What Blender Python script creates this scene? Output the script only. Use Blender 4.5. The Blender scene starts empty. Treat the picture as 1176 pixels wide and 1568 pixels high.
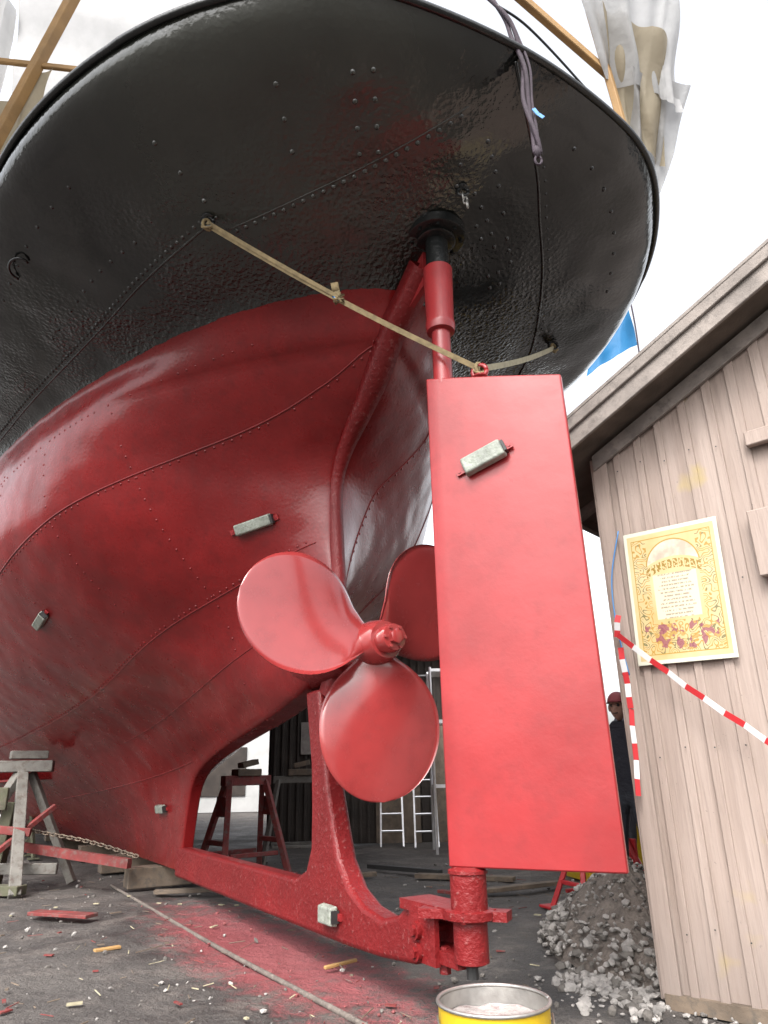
import bpy, bmesh, math, random
import numpy as np
from mathutils import Vector, Matrix, noise
from mathutils.bvhtree import BVHTree
random.seed(7); np.random.seed(7)
scene=bpy.context.scene
COL=scene.collection
R=math.radians

# ------------------------------------------------------------ camera
H=1.15
cam=bpy.data.cameras.new("camera"); camo=bpy.data.objects.new("camera",cam); COL.objects.link(camo)
cam.sensor_fit='VERTICAL'; cam.sensor_height=36.0; cam.lens=36.0*1087/1568
cam.clip_start=0.05; cam.clip_end=1000
th=R(20.5); rho=R(1.24)
r0=Vector((1,0,0)); u0=Vector((0,-math.sin(th),math.cos(th))); f0=Vector((0,math.cos(th),math.sin(th)))
right=r0*math.cos(rho)-u0*math.sin(rho); up=u0*math.cos(rho)+r0*math.sin(rho)
m=Matrix((right,up,-f0)).transposed().to_4x4(); m.translation=Vector((0,0,H))
camo.matrix_world=m
scene.camera=camo

# ------------------------------------------------------------ materials
def newmat(name):
    mt=bpy.data.materials.new(name); mt.use_nodes=True
    nt=mt.node_tree; nt.nodes.clear()
    out=nt.nodes.new('ShaderNodeOutputMaterial'); b=nt.nodes.new('ShaderNodeBsdfPrincipled')
    nt.links.new(b.outputs[0],out.inputs[0])
    return mt,nt,b
def N(nt,t,**k):
    n=nt.nodes.new(t)
    for a,v in k.items(): setattr(n,a,v)
    return n
def L(nt,a,b): nt.links.new(a,b)
def noiseN(nt,scale,detail=3,rough=.6,vec=None):
    n=N(nt,'ShaderNodeTexNoise'); n.inputs['Scale'].default_value=scale; n.inputs['Detail'].default_value=min(detail,4)
    n.inputs['Roughness'].default_value=rough
    if vec is not None: L(nt,vec,n.inputs['Vector'])
    return n
def ramp(nt,fac,p0,p1,c0=(0,0,0,1),c1=(1,1,1,1)):
    r=N(nt,'ShaderNodeValToRGB'); r.color_ramp.elements[0].position=p0; r.color_ramp.elements[1].position=p1
    r.color_ramp.elements[0].color=c0; r.color_ramp.elements[1].color=c1
    L(nt,fac,r.inputs[0]); return r
def mixc(nt,fac,a,b,mode='MIX'):
    n=N(nt,'ShaderNodeMix',data_type='RGBA',blend_type=mode)
    for inp,v in ((n.inputs[0],fac),(n.inputs[6],a),(n.inputs[7],b)):
        if isinstance(v,(int,float)): inp.default_value=v
        elif isinstance(v,tuple): inp.default_value=(v[0],v[1],v[2],1)
        else: L(nt,v,inp)
    return n.outputs[2]
def mathN(nt,op,a,b=None,c=None,clamp=False):
    n=N(nt,'ShaderNodeMath',operation=op); n.use_clamp=clamp
    for i,v in enumerate((a,b,c)):
        if v is None: continue
        if isinstance(v,(int,float)): n.inputs[i].default_value=v
        else: L(nt,v,n.inputs[i])
    return n.outputs[0]
def bumpN(nt,h,strength,dist,normal=None):
    n=N(nt,'ShaderNodeBump'); n.inputs['Strength'].default_value=strength; n.inputs['Distance'].default_value=dist
    L(nt,h,n.inputs['Height'])
    if normal is not None: L(nt,normal,n.inputs['Normal'])
    return n.outputs[0]
def simple(name,c,rough=.6,var=.25,scale=6,bs=30,bd=.002,metal=0,coat=0,dirt=None):
    mt,nt,b=newmat(name)
    tc=N(nt,'ShaderNodeTexCoord').outputs['Object']
    n1=noiseN(nt,scale,3,.6,tc)
    c0=tuple(x*(1-var) for x in c); c1=tuple(min(1,x*(1+var)) for x in c)
    col=mixc(nt,ramp(nt,n1.outputs[0],.3,.7).outputs[0],c0,c1)
    if dirt:
        n3=noiseN(nt,scale*2.7,4,.7,tc); col=mixc(nt,ramp(nt,n3.outputs[0],.5,.72).outputs[0],col,dirt)
    L(nt,col,b.inputs['Base Color']); b.inputs['Metallic'].default_value=metal
    n2=noiseN(nt,bs,3,.65,tc)
    L(nt,mathN(nt,'MULTIPLY_ADD',n2.outputs[0],.3,rough-.15),b.inputs['Roughness'])
    b.inputs['Coat Weight'].default_value=coat; b.inputs['Coat Roughness'].default_value=.12
    L(nt,bumpN(nt,n2.outputs[0],.8,bd),b.inputs['Normal'])
    return mt
def hull_material():
    mt,nt,b=newmat("hull_paint")
    g=N(nt,'ShaderNodeNewGeometry'); pos=g.outputs['Position']
    sep=N(nt,'ShaderNodeSeparateXYZ'); L(nt,pos,sep.inputs[0]); z=sep.outputs[2]
    nz=noiseN(nt,5,3,.6,pos)
    zz=mathN(nt,'ADD',z,mathN(nt,'MULTIPLY',mathN(nt,'SUBTRACT',nz.outputs[0],.5),.03))
    isblack=mathN(nt,'GREATER_THAN',zz,4.5)
    n1=noiseN(nt,1.1,4,.62,pos); n1b=noiseN(nt,9,4,.7,pos)
    red=mixc(nt,ramp(nt,n1.outputs[0],.3,.72).outputs[0],(.115,.0045,.0052),(.195,.0095,.010))
    red=mixc(nt,mathN(nt,'MULTIPLY',ramp(nt,n1b.outputs[0],.5,.75).outputs[0],.7),red,(.095,.0045,.005))
    n5=noiseN(nt,34,4,.75,pos)
    red=mixc(nt,mathN(nt,'MULTIPLY',ramp(nt,n5.outputs[0],.64,.74).outputs[0],.25),red,(.26,.05,.045))
    blk=mixc(nt,ramp(nt,n1.outputs[0],.32,.68).outputs[0],(.004,.0045,.004),(.010,.011,.010))
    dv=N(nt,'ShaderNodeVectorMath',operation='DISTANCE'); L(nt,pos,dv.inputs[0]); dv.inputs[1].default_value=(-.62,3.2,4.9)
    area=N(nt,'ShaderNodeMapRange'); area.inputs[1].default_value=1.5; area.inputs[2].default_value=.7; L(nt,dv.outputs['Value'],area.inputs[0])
    sheen_tint=mathN(nt,'MULTIPLY',area.outputs[0],mathN(nt,'MULTIPLY_ADD',n1.outputs[0],1.0,.25,clamp=True))
    blk=mixc(nt,sheen_tint,blk,(.034,.036,.029))  # grey-green sheen of the underside, put into the black base colour
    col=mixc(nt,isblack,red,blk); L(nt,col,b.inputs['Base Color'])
    rn=mathN(nt,'MULTIPLY_ADD',n1b.outputs[0],.28,.16)
    rb=mathN(nt,'MULTIPLY_ADD',n1b.outputs[0],.14,.02)
    rb=mathN(nt,'ADD',rb,mathN(nt,'MULTIPLY',sheen_tint,.12))
    mr=N(nt,'ShaderNodeMix',data_type='FLOAT'); L(nt,isblack,mr.inputs[0]); L(nt,rn,mr.inputs[2]); L(nt,rb,mr.inputs[3])
    L(nt,mr.outputs[0],b.inputs['Roughness'])
    L(nt,mathN(nt,'MULTIPLY_ADD',isblack,.30,.26),b.inputs['Specular IOR Level'])
    L(nt,mathN(nt,'MULTIPLY_ADD',isblack,.10,.25),b.inputs['Coat Weight']); b.inputs['Coat Roughness'].default_value=.05; b.inputs['Coat IOR'].default_value=1.5
    pit=N(nt,'ShaderNodeTexVoronoi'); pit.inputs['Scale'].default_value=30; L(nt,pos,pit.inputs['Vector'])
    fine=noiseN(nt,36,2,.55,pos)
    pm=noiseN(nt,1.6,2,.5,pos)
    band=N(nt,'ShaderNodeMapRange'); band.inputs[1].default_value=4.88; band.inputs[2].default_value=4.66; L(nt,z,band.inputs[0])
    pmask=mathN(nt,'MULTIPLY',ramp(nt,pm.outputs[0],.34,.60).outputs[0],mathN(nt,'MULTIPLY_ADD',band.outputs[0],.90,.10))
    hgt=mathN(nt,'ADD',fine.outputs[0],mathN(nt,'MULTIPLY',pit.outputs[0],.6))
    amt=mathN(nt,'MULTIPLY_ADD',mathN(nt,'MULTIPLY',pmask,isblack),.85,.08)
    b1=bumpN(nt,mathN(nt,'MULTIPLY',hgt,amt),1.0,.015)
    wav=noiseN(nt,2.2,1,.5,pos)
    b2=bumpN(nt,wav.outputs[0],.6,.06,b1)
    L(nt,b2,b.inputs['Normal']); L(nt,b2,b.inputs['Coat Normal'])
    return mt
M={}
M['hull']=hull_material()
def redpaint(name,c,rough=.38,pits=.004,chips=False,coat=0,spec=.3):
    mt,nt,b=newmat(name)
    pos=N(nt,'ShaderNodeNewGeometry').outputs['Position']
    n1=noiseN(nt,1.6,4,.6,pos); n2=noiseN(nt,30,3,.65,pos); n3=noiseN(nt,7,4,.7,pos)
    col=mixc(nt,ramp(nt,n1.outputs[0],.3,.7).outputs[0],tuple(x*.78 for x in c),tuple(x*1.12 for x in c))
    col=mixc(nt,mathN(nt,'MULTIPLY',ramp(nt,n3.outputs[0],.48,.75).outputs[0],.55),col,tuple(x*.66 for x in c))
    if chips: col=mixc(nt,mathN(nt,'MULTIPLY',ramp(nt,n2.outputs[0],.60,.70).outputs[0],.30),col,(.32,.16,.15))
    L(nt,col,b.inputs['Base Color'])
    L(nt,mathN(nt,'MULTIPLY_ADD',n3.outputs[0],.3,rough-.15),b.inputs['Roughness'])
    b.inputs['Specular IOR Level'].default_value=spec
    b.inputs['Coat Weight'].default_value=coat; b.inputs['Coat Roughness'].default_value=.12
    L(nt,bumpN(nt,noiseN(nt,2.5,2,.5,pos).outputs[0],.4,.02,bumpN(nt,n2.outputs[0],.8,pits)),b.inputs['Normal'])
    return mt
M['red']=redpaint("red_antifouling",(.255,.022,.024),.34,.0010,coat=.25)
M['redrough']=redpaint("red_cast_steel",(.150,.009,.010),.42,.012,True)
M['prop']=redpaint("propeller_paint",(.25,.028,.028),.25,.0008,coat=.9,spec=.4)
M['black']=simple("black_gloss",(.008,.009,.009),.22,.3,4,40,.003)
M['blackmatte']=simple("black_rubber",(.02,.02,.02),.6,.3,4,40,.001)
M['bulwark']=simple("bulwark_paint",(.02,.035,.055),.28,.2,2,20,.002)
M['zinc']=simple("zinc_anode",(.21,.225,.195),.6,.3,12,40,.006,dirt=(.12,.14,.10))
M['steel']=simple("bare_steel",(.35,.34,.32),.4,.2,10,40,.002,metal=.8)
M['alu']=simple("aluminium",(.7,.7,.72),.35,.1,10,40,.001,metal=.9)
M['strap']=simple("strap_webbing",(.20,.15,.075),.8,.3,20,120,.002)
M['strap2']=simple("strap_pale",(.30,.27,.18),.8,.2,20,120,.002)
M['rope']=simple("rope_fibre",(.035,.024,.034),.85,.3,20,120,.004)
M['bluetape']=simple("blue_tape",(.04,.18,.42),.5,.1,20,60,.001)
M['timber']=simple("old_timber",(.12,.09,.065),.8,.35,5,40,.004,dirt=(.07,.06,.05))
M['ochre']=simple("ochre_timber",(.30,.175,.065),.6,.2,4,40,.003)
M['redwood']=simple("red_stained_timber",(.15,.022,.02),.7,.3,5,40,.004,dirt=(.11,.09,.08))
M['greytimber']=simple("grey_painted_steel",(.125,.118,.105),.7,.3,5,40,.004,dirt=(.07,.05,.04))
M['mossy']=simple("mossy_timber",(.075,.075,.045),.85,.35,5,40,.005,dirt=(.10,.08,.065))
M['dark']=simple("dark_boards",(.03,.023,.019),.85,.4,3,30,.004)
M['white']=simple("white_plastic",(.55,.55,.55),.5,.05,5,30,.001)
M['redplastic']=simple("red_plastic",(.40,.02,.025),.5,.05,5,30,.001)

# ------------------------------------------------------------ helpers
def mkobj(name,verts,faces,mat=None,parent=None,smooth=False,mats=None,fm=None):
    me=bpy.data.meshes.new(name); me.from_pydata([tuple(v) for v in verts],[],faces); me.update()
    o=bpy.data.objects.new(name,me); COL.objects.link(o)
    if mats: 
        for x in mats: me.materials.append(x)
    elif mat: me.materials.append(mat)
    if fm: me.polygons.foreach_set('material_index',fm)
    if smooth: me.polygons.foreach_set('use_smooth',[True]*len(me.polygons))
    if parent: o.parent=parent
    return o
def empty(name,loc=(0,0,0)):
    e=bpy.data.objects.new(name,None); COL.objects.link(e); e.empty_display_size=.2; return e
def bevel(o,w,seg=2,ang=35):
    md=o.modifiers.new('bevel','BEVEL'); md.width=w; md.segments=seg; md.limit_method='ANGLE'; md.angle_limit=R(ang); return o
class MB:
    def __init__(s): s.v=[]; s.f=[]; s.m=[]
    def add(s,v,f,mi=0):
        k=len(s.v); s.v+= [Vector(x) for x in v]; s.f+=[tuple(i+k for i in q) for q in f]; s.m+=[mi]*len(f)
    def box(s,c,ax,ay,az,hx,hy,hz,mi=0):
        c=Vector(c);ax=Vector(ax).normalized();ay=Vector(ay).normalized();az=Vector(az).normalized()
        v=[c+ax*hx*i+ay*hy*j+az*hz*k for i in(-1,1) for j in(-1,1) for k in(-1,1)]
        s.add(v,[(0,1,3,2),(4,6,7,5),(0,4,5,1),(2,3,7,6),(0,2,6,4),(1,5,7,3)],mi)
    def beam(s,a,b,w,h,mi=0,upv=(0,0,1)):
        a=Vector(a);b=Vector(b);d=(b-a);ln=d.length;d.normalize()
        u=Vector(upv)
        if abs(d.dot(u))>.98: u=Vector((1,0,0))
        x=d.cross(u).normalized(); y=x.cross(d)
        s.box((a+b)/2,d,x,y,ln/2,w/2,h/2,mi)
    def tube(s,pts,rad,n=10,mi=0,cap=True):
        pts=[Vector(p) for p in pts]
        if not isinstance(rad,(list,tuple)): rad=[rad]*len(pts)
        rings=[];prev=None
        for i,p in enumerate(pts):
            d=(pts[min(i+1,len(pts)-1)]-pts[max(i-1,0)])
            if d.length<1e-9: d=Vector((0,0,1))
            d.normalize()
            if prev is None: x=d.orthogonal().normalized()
            else:
                x=(prev-d*prev.dot(d))
                x= x.normalized() if x.length>1e-6 else d.orthogonal().normalized()
            prev=x; y=d.cross(x)
            rings.append([p+(x*math.cos(t)+y*math.sin(t))*rad[i] for t in [2*math.pi*k/n for k in range(n)]])
        v=[q for r in rings for q in r]; f=[]
        for i in range(len(pts)-1):
            for k in range(n):
                f.append((i*n+k,i*n+(k+1)%n,(i+1)*n+(k+1)%n,(i+1)*n+k))
        if cap: f.append(tuple(range(n-1,-1,-1))); f.append(tuple((len(pts)-1)*n+k for k in range(n)))
        s.add(v,f,mi)
    def ribbon(s,pts,w,wdir,mi=0,th=.004):
        pts=[Vector(p) for p in pts]; 
        for i in range(len(pts)-1):
            d=(pts[i+1]-pts[i]).normalized(); x=Vector(wdir); x=(x-d*x.dot(d)).normalized(); y=d.cross(x)
            mm=mi[i%len(mi)] if isinstance(mi,(list,tuple)) else mi
            s.box((pts[i]+pts[i+1])/2,d,x,y,(pts[i+1]-pts[i]).length/2,w/2,th/2,mm)
    def rock(s,c,r,mi=0):
        bm=bmesh.new(); bmesh.ops.create_icosphere(bm,subdivisions=1,radius=1)
        sc=Vector((random.uniform(.6,1.3),random.uniform(.6,1.3),random.uniform(.4,.9)))*r
        rot=Matrix.Rotation(random.uniform(0,6.28),3,Vector((random.random()-.5,random.random()-.5,1)).normalized())
        v=[Vector(c)+rot@Vector((x.co.x*sc.x,x.co.y*sc.y,x.co.z*sc.z))*random.uniform(.75,1.15) for x in bm.verts]
        s.add(v,[tuple(q.index for q in f.verts) for f in bm.faces],mi); bm.free()
    def obj(s,name,mats,parent=None,smooth=False):
        if not isinstance(mats,list): mats=[mats]
        return mkobj(name,s.v,s.f,None,parent,smooth,mats,s.m)
def autosmooth(o,ang=40):
    me=o.data
    me.polygons.foreach_set('use_smooth',[True]*len(me.polygons))
    bm=bmesh.new(); bm.from_mesh(me)
    for e in bm.edges:
        if len(e.link_faces)==2 and e.calc_face_angle(0)>R(ang): e.smooth=False
    bm.to_mesh(me); bm.free(); return o

# ------------------------------------------------------------ ship coordinates
SX,SY=.385,4.0
def W(s,l,z): return Vector((SX-.5*s+.866*l, SY+.866*s+.5*l, z))
FWD=Vector((-.5,.866,0)); STB=Vector((.866,.5,0)); UP=Vector((0,0,1))

def pchip(x,Y,xi):
    x=np.asarray(x,float);Y=np.asarray(Y,float)
    h=np.diff(x); d=np.diff(Y,axis=0)/h[:,None]
    m_=np.zeros_like(Y); m_[0]=d[0]; m_[-1]=d[-1]
    for i in range(1,len(x)-1):
        w1=2*h[i]+h[i-1]; w2=h[i]+2*h[i-1]
        same=d[i-1]*d[i]>0
        with np.errstate(divide='ignore',invalid='ignore'):
            hm=(w1+w2)/(w1/d[i-1]+w2/d[i])
        m_[i]=np.where(same,hm,0)
    out=[]
    for q in xi:
        i=int(min(max(np.searchsorted(x,q)-1,0),len(x)-2)); t=(q-x[i])/h[i]
        out.append((2*t**3-3*t**2+1)*Y[i]+(t**3-2*t**2+t)*h[i]*m_[i]+(-2*t**3+3*t**2)*Y[i+1]+(t**3-t**2)*h[i]*m_[i+1])
    return np.array(out)
keys=[
(.25,[(5.25,0),(5.25,.06),(6,.07),(7,.08),(8,.10),(10,.25),(13,.7),(18,.5),(23,.05)]),
(.8,[(5.12,0),(5.12,.06),(5.7,.10),(6.6,.2),(8,.42),(10,.95),(13,1.8),(18,1.3),(23.5,.05)]),
(1.2,[(4.95,0),(4.95,.06),(5.4,.13),(6.4,.38),(8,.85),(10,1.5),(13,2.2),(18,1.6),(24,.05)]),
(1.45,[(4.1,0),(4.1,.07),(4.7,.16),(6,.46),(8,1.15),(10,1.85),(13,2.5),(18,1.9),(24.2,.05)]),
(1.68,[(2.1,0),(2.1,.10),(3.2,.22),(5,.44),(8,1.5),(10,2.15),(13,2.7),(18,2.1),(24.4,.05)]),
(2.0,[(1.48,0),(1.48,.10),(2.4,.30),(4.2,.70),(7.6,1.85),(10,2.4),(13,2.85),(18,2.25),(24.5,.05)]),
(2.36,[(1.47,0),(1.47,.055),(2.2,.28),(4,1.12),(7,2.12),(10,2.66),(13,2.95),(18,2.4),(24.6,.05)]),
(3.0,[(1.55,0),(1.55,.05),(2.1,.58),(3.6,1.72),(6.3,2.48),(10,2.95),(13,3.1),(18,2.5),(24.7,.05)]),
(3.5,[(1.54,0),(1.54,.06),(2.0,.76),(3.4,1.98),(6,2.66),(10,3.0),(13,3.12),(18,2.55),(24.8,.05)]),
(3.96,[(.95,0),(.95,.07),(1.55,.74),(3.1,1.95),(6,2.68),(9.5,3.03),(13,3.14),(18,2.57),(24.9,.05)]),
(4.25,[(.6,0),(.62,.09),(1.25,.80),(2.8,1.82),(5.5,2.58),(9.2,3.05),(13,3.15),(18,2.6),(25,.05)]),
(4.5,[(.4,0),(.48,.22),(1.05,.86),(2.4,1.64),(5,2.46),(9,3.06),(13,3.16),(18,2.6),(25,.05)]),
(4.68,[(0,0),(.1,.45),(.70,1.33),(2.2,2.05),(5,2.72),(9,3.1),(13,3.17),(18,2.62),(25.1,.05)]),
(4.83,[(-.4,0),(-.27,.65),(.30,1.64),(2.0,2.45),(5,2.90),(9,3.13),(13,3.18),(18,2.65),(25.2,.05)]),
(4.95,[(-.80,0),(-.70,.84),(-.12,1.83),(1.5,2.69),(5,3.06),(9,3.18),(13,3.19),(18,2.68),(25.3,.05)]),
(5.05,[(-1.02,0),(-.93,.88),(-.36,1.84),(1.35,2.74),(5,3.1),(9,3.2),(13,3.2),(18,2.7),(25.4,.05)]),
(5.15,[(-1.12,0),(-1.03,.88),(-.45,1.82),(1.25,2.70),(5,3.1),(9,3.2),(13,3.2),(18,2.7),(25.5,.05)]),
]
knots=[0,.45,1.2,2.1,3.2,4.2,5,6,7]
qs=np.concatenate([np.linspace(-7,-3.2,40,endpoint=False),np.linspace(-3.2,3.2,181),np.linspace(3.2,7,41)[1:]])
kz=[k[0] for k in keys]
rows=[]
fullk=[-k for k in knots[:0:-1]]+knots
for z,P in keys:
    P=np.array(P)
    full=np.concatenate([np.stack([P[:0:-1,0],-P[:0:-1,1]],1),P])
    rows.append(pchip(fullk,full,qs).reshape(-1))
rows=np.array(rows)
zs=np.concatenate([np.linspace(.25,4.2,70,endpoint=False),np.linspace(4.2,5.15,56)])
G=pchip(kz,rows,zs).reshape(len(zs),len(qs),2)
for it in range(10):
    G2=G.copy()
    G2[1:-1]=G[1:-1]*.5+(G[:-2]+G[2:])*.25
    G=G2
    G2=G.copy(); G2[:,1:-1]=G[:,1:-1]*.5+(G[:,:-2]+G[:,2:])*.25
    G2[:, len(qs)//2-4:len(qs)//2+5]=np.where((zs<4.0)[:,None,None],G[:, len(qs)//2-4:len(qs)//2+5],G2[:, len(qs)//2-4:len(qs)//2+5])
    G=G2
ship=empty("ship")
nz_,nq=len(zs),len(qs)
V=[];F=[]
for i in range(nz_):
    for j in range(nq): V.append(W(G[i,j,0],G[i,j,1],zs[i]))
for i in range(nz_-1):
    for j in range(nq-1):
        a=i*nq+j; F.append((a,a+1,a+nq+1,a+nq))
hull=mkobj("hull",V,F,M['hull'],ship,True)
bvh=BVHTree.FromPolygons([tuple(v) for v in V],F)
rim=[(G[-1,j,0],G[-1,j,1]) for j in range(nq)]
mb=MB(); mb.tube([W(s-.01 if s<0 else s,l*1.008,5.165) for s,l in rim],.024,10)
mb.obj("rub_rail",M['black'],ship,True)
v=[];f=[]
for k,(s,l) in enumerate(rim):
    w=min(1,max(0,(s+.1)/1.6)); 
    inset=.35*(1-w)+.12*w; hh=.30+.18*w
    d=Vector((1.5-s if s<1.5 else 0,-l)); d=d.normalized() if d.length>.01 else Vector((0,0))
    v+= [W(s,l,5.15),W(s+d.x*inset*.5,l+d.y*inset*.5,5.15+hh*.5),W(s+d.x*inset,l+d.y*inset,5.15+hh)]
for k in range(nq-1):
    for e in (0,1): f.append((k*3+e,(k+1)*3+e,(k+1)*3+e+1,k*3+e+1))
mkobj("bulwark",v,f,M['bulwark'],ship,True)
v=[];f=[]
half=nq//2
for k in range(half+1):
    a=rim[k];b_=rim[nq-1-k]; v+=[W(a[0],a[1],5.17),W(b_[0],b_[1],5.17)]
for k in range(half): f.append((2*k,2*k+1,2*k+3,2*k+2))
mkobj("deck",v,f,M['timber'],ship)

def hit_side(s,z,side=-1):
    o=W(s,side*6,z); d=STB*(-side); return bvh.ray_cast(o,d)
def hit_up(s,l): return bvh.ray_cast(W(s,l,3.0),UP)
def interp(pts,n):
    out=[];P=[Vector(p) for p in pts]
    for i in range(len(P)-1):
        p0=P[max(i-1,0)];p1=P[i];p2=P[i+1];p3=P[min(i+2,len(P)-1)]
        for k in range(n):
            t=k/n
            out.append(.5*((2*p1)+(-p0+p2)*t+(2*p0-5*p1+4*p2-p3)*t*t+(-p0+3*p1-3*p2+p3)*t**3))
    out.append(P[-1]); return out
seam=MB(); riv=MB()
def rivet(c,n,rr=.013,hgt=.008):
    a=n.orthogonal().normalized(); b_=n.cross(a)
    ring=[c+(a*math.cos(q)+b_*math.sin(q))*rr for q in [k*math.pi/4 for k in range(8)]]
    ring2=[c+n*hgt*.7+(a*math.cos(q)+b_*math.sin(q))*rr*.65 for q in [k*math.pi/4 for k in range(8)]]
    riv.add(ring+ring2+[c+n*hgt],[(k,(k+1)%8,8+(k+1)%8,8+k) for k in range(8)]+[(8+k,8+(k+1)%8,16) for k in range(8)])
def addseam(pts,mode,side=-1,rad=.007,rivets=0,offs=(.05,),weld=True,rr=.013,drop=.0,rh=.008):
    path=[];nor=[]
    for p in interp([(a,b,0) for a,b in pts],30):
        h=hit_side(p.x,p.y,side) if mode=='side' else hit_up(p.x,p.y)
        if h[0] is None: continue
        n=h[1]; 
        if (mode=='side' and n.dot(STB*side)<0) or (mode=='up' and n.z>0): n=-n
        path.append(h[0]+n*.001); nor.append(n)
    if weld and len(path)>2: seam.tube(path,rad,6)
    if rivets:
        acc=0
        for i in range(len(path)-1):
            dl=(path[i+1]-path[i]).length; d=(path[i+1]-path[i]).normalized(); t=d.cross(nor[i])
            acc+=dl
            while acc>rivets:
                acc-=rivets
                for off in offs:
                    if random.random()<drop: continue
                    rivet(path[i]+d*(dl-acc if dl>acc else 0)+t*off,nor[i],rr,rh)
addseam([(.68,4.22),(1.1,4.0),(2,3.72),(4,3.3),(7,2.85),(11,2.5)],'side',rad=.008,rivets=.085,offs=(-.03,),rh=.007,drop=.1,rr=.012)
addseam([(1.62,2.9),(2.8,2.55),(5,2.1),(8,1.75),(12,1.4)],'side',rad=.006,rivets=.08,offs=(.03,),rh=.007,drop=.1,rr=.012)
addseam([(4.8,1.35),(6.5,1.15),(9,.95)],'side')
addseam([(2.2,2.25),(3.5,1.95),(6,1.6)],'side',rad=.005)
for s in (2.5,3.4,4.4,5.6,7.0):
    addseam([(s,4.4),(s+.05,3.6),(s+.1,2.6),(s+.2,1.9)],'side',weld=False,rivets=.10,offs=(0,),rh=.006,drop=.35,rr=.011)
addseam([(1.2,4.3),(3,4.15),(6,3.95)],'side',weld=False,rivets=.09,offs=(0,),rh=.006,drop=.3,rr=.011)
addseam([(1.75,2.6),(1.8,3.4),(1.7,4.0),(1.5,4.35)],'side',side=1,rivets=.09,offs=(.03,),rh=.006)
addseam([(3,1.9),(2.9,2.5),(2.8,3.3),(2.7,4.2)],'side',side=1)
addseam([(.55,-1.38),(1.3,-1.65),(2.14,-1.87),(3.6,-2.25),(5,-2.55)],'up',rad=.010,rivets=.065,offs=(.045,),rr=.015,rh=.011)
addseam([(.62,-1.30),(.15,-.95),(-.3,-.6),(-.8,-.25)],'up',rad=.005,rivets=.075,offs=(.03,),rr=.018,rh=.015)
addseam([(-1.08,-.1),(-.67,.39),(-.385,.66),(.1,1.1),(.83,1.6),(1.6,1.9)],'up',rad=.011,rivets=.10,offs=(-.05,),rr=.009)
addseam([(-.85,-.95),(-.3,-.6)],'up',weld=False,rivets=.16,offs=(0,.12),rr=.018,rh=.015)
addseam([(-.55,-1.45),(.05,-1.0)],'up',weld=False,rivets=.2,offs=(0,),rr=.018,rh=.015)
addseam([(.2,-2.05),(.55,-1.38)],'up',weld=False,rivets=.22,offs=(0,),rr=.018,rh=.015)
addseam([(-.55,-.2),(-.2,.35),(.2,.75)],'up',weld=False,rivets=.12,offs=(0,.08),drop=.3,rr=.016,rh=.014)
addseam([(-.75,-.1),(-.45,.25),(.0,.7)],'up',weld=False,rivets=.11,offs=(0,),drop=.3,rr=.016,rh=.014)
addseam([(-.9,.35),(-.75,.9),(-.4,1.4),(.2,1.9)],'up',weld=False,rivets=.22,offs=(0,),rr=.015,rh=.013)
addseam([(.7,-2.2),(1.5,-2.45),(2.6,-2.62)],'up',weld=False,rivets=.25,offs=(0,))
addseam([(.95,-1.75),(1.6,-2.0),(2.6,-2.2)],'up',weld=False,rivets=.15,offs=(0,),drop=.2,rr=.014,rh=.01)
seam.obj("weld_seams",M['hull'],ship,True); riv.obj("rivets",M['hull'],ship,True)

poly=[(.42,.22),(.8,.19),(1.2,.18),(5.4,.18),(5.4,.48),(2.05,.48),(1.86,.55),(1.78,.70),(1.78,.95),(1.80,1.25),(1.92,1.78),(1.68,1.78),(1.60,1.4),(1.52,1.08),(1.43,.85),(1.35,.66),(1.19,.50),(1.0,.42),(.78,.39),(.6,.43),(.45,.53)]
bm=bmesh.new()
vs=[bm.verts.new(W(s,-.075,z)) for s,z in poly]; fc=bm.faces.new(vs)
ex=bmesh.ops.extrude_face_region(bm,geom=[fc]); 
for g in ex['geom']:
    if isinstance(g,bmesh.types.BMVert): g.co+=STB*.15
bmesh.ops.recalc_face_normals(bm,faces=bm.faces[:])
me=bpy.data.meshes.new("stern_frame"); bm.to_mesh(me); bm.free(); me.materials.append(M['redrough'])
sf=bpy.data.objects.new("stern_frame",me); COL.objects.link(sf); sf.parent=ship; bevel(sf,.03,3,50)
autosmooth(sf,60)
arch=interp([(1.62,0,1.72),(1.50,0,1.95),(1.47,0,2.36),(1.52,0,2.9),(1.54,0,3.35),(1.38,0,3.62),(1.08,0,3.82),(.82,0,4.0),(.58,0,4.22),(.32,0,4.36),(.10,0,4.50)],8)
v=[];f=[]
n=len(arch)
for i,p in enumerate(arch):
    a=arch[max(i-1,0)];b_=arch[min(i+1,n-1)]; d=(b_-a).normalized(); nn=Vector((-d.z,0,d.x))
    hw=.045+.035*min(1,max(0,(i/n-.45)*4)); 
    for (e,l) in ((-.035,-hw),(-.05,0),(-.035,hw),(.09,hw*1.3),(.09,-hw*1.3)):
        q=p+nn*(-e)
        v.append(W(q.x,l,q.z))
for i in range(n-1):
    for k in range(5): f.append((i*5+k,i*5+(k+1)%5,(i+1)*5+(k+1)%5,(i+1)*5+k))
mkobj("propeller_post",v,f,M['redrough'],ship,True)
mb=MB(); mb.tube([W(s,0,2.0-.02*(s-1.3)) for s in (1.30,1.31,1.5,1.8,2.1,2.5)],[.13,.155,.165,.19,.20,.16],28)
autosmooth(mb.obj("stern_tube",M['redrough'],ship))

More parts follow.
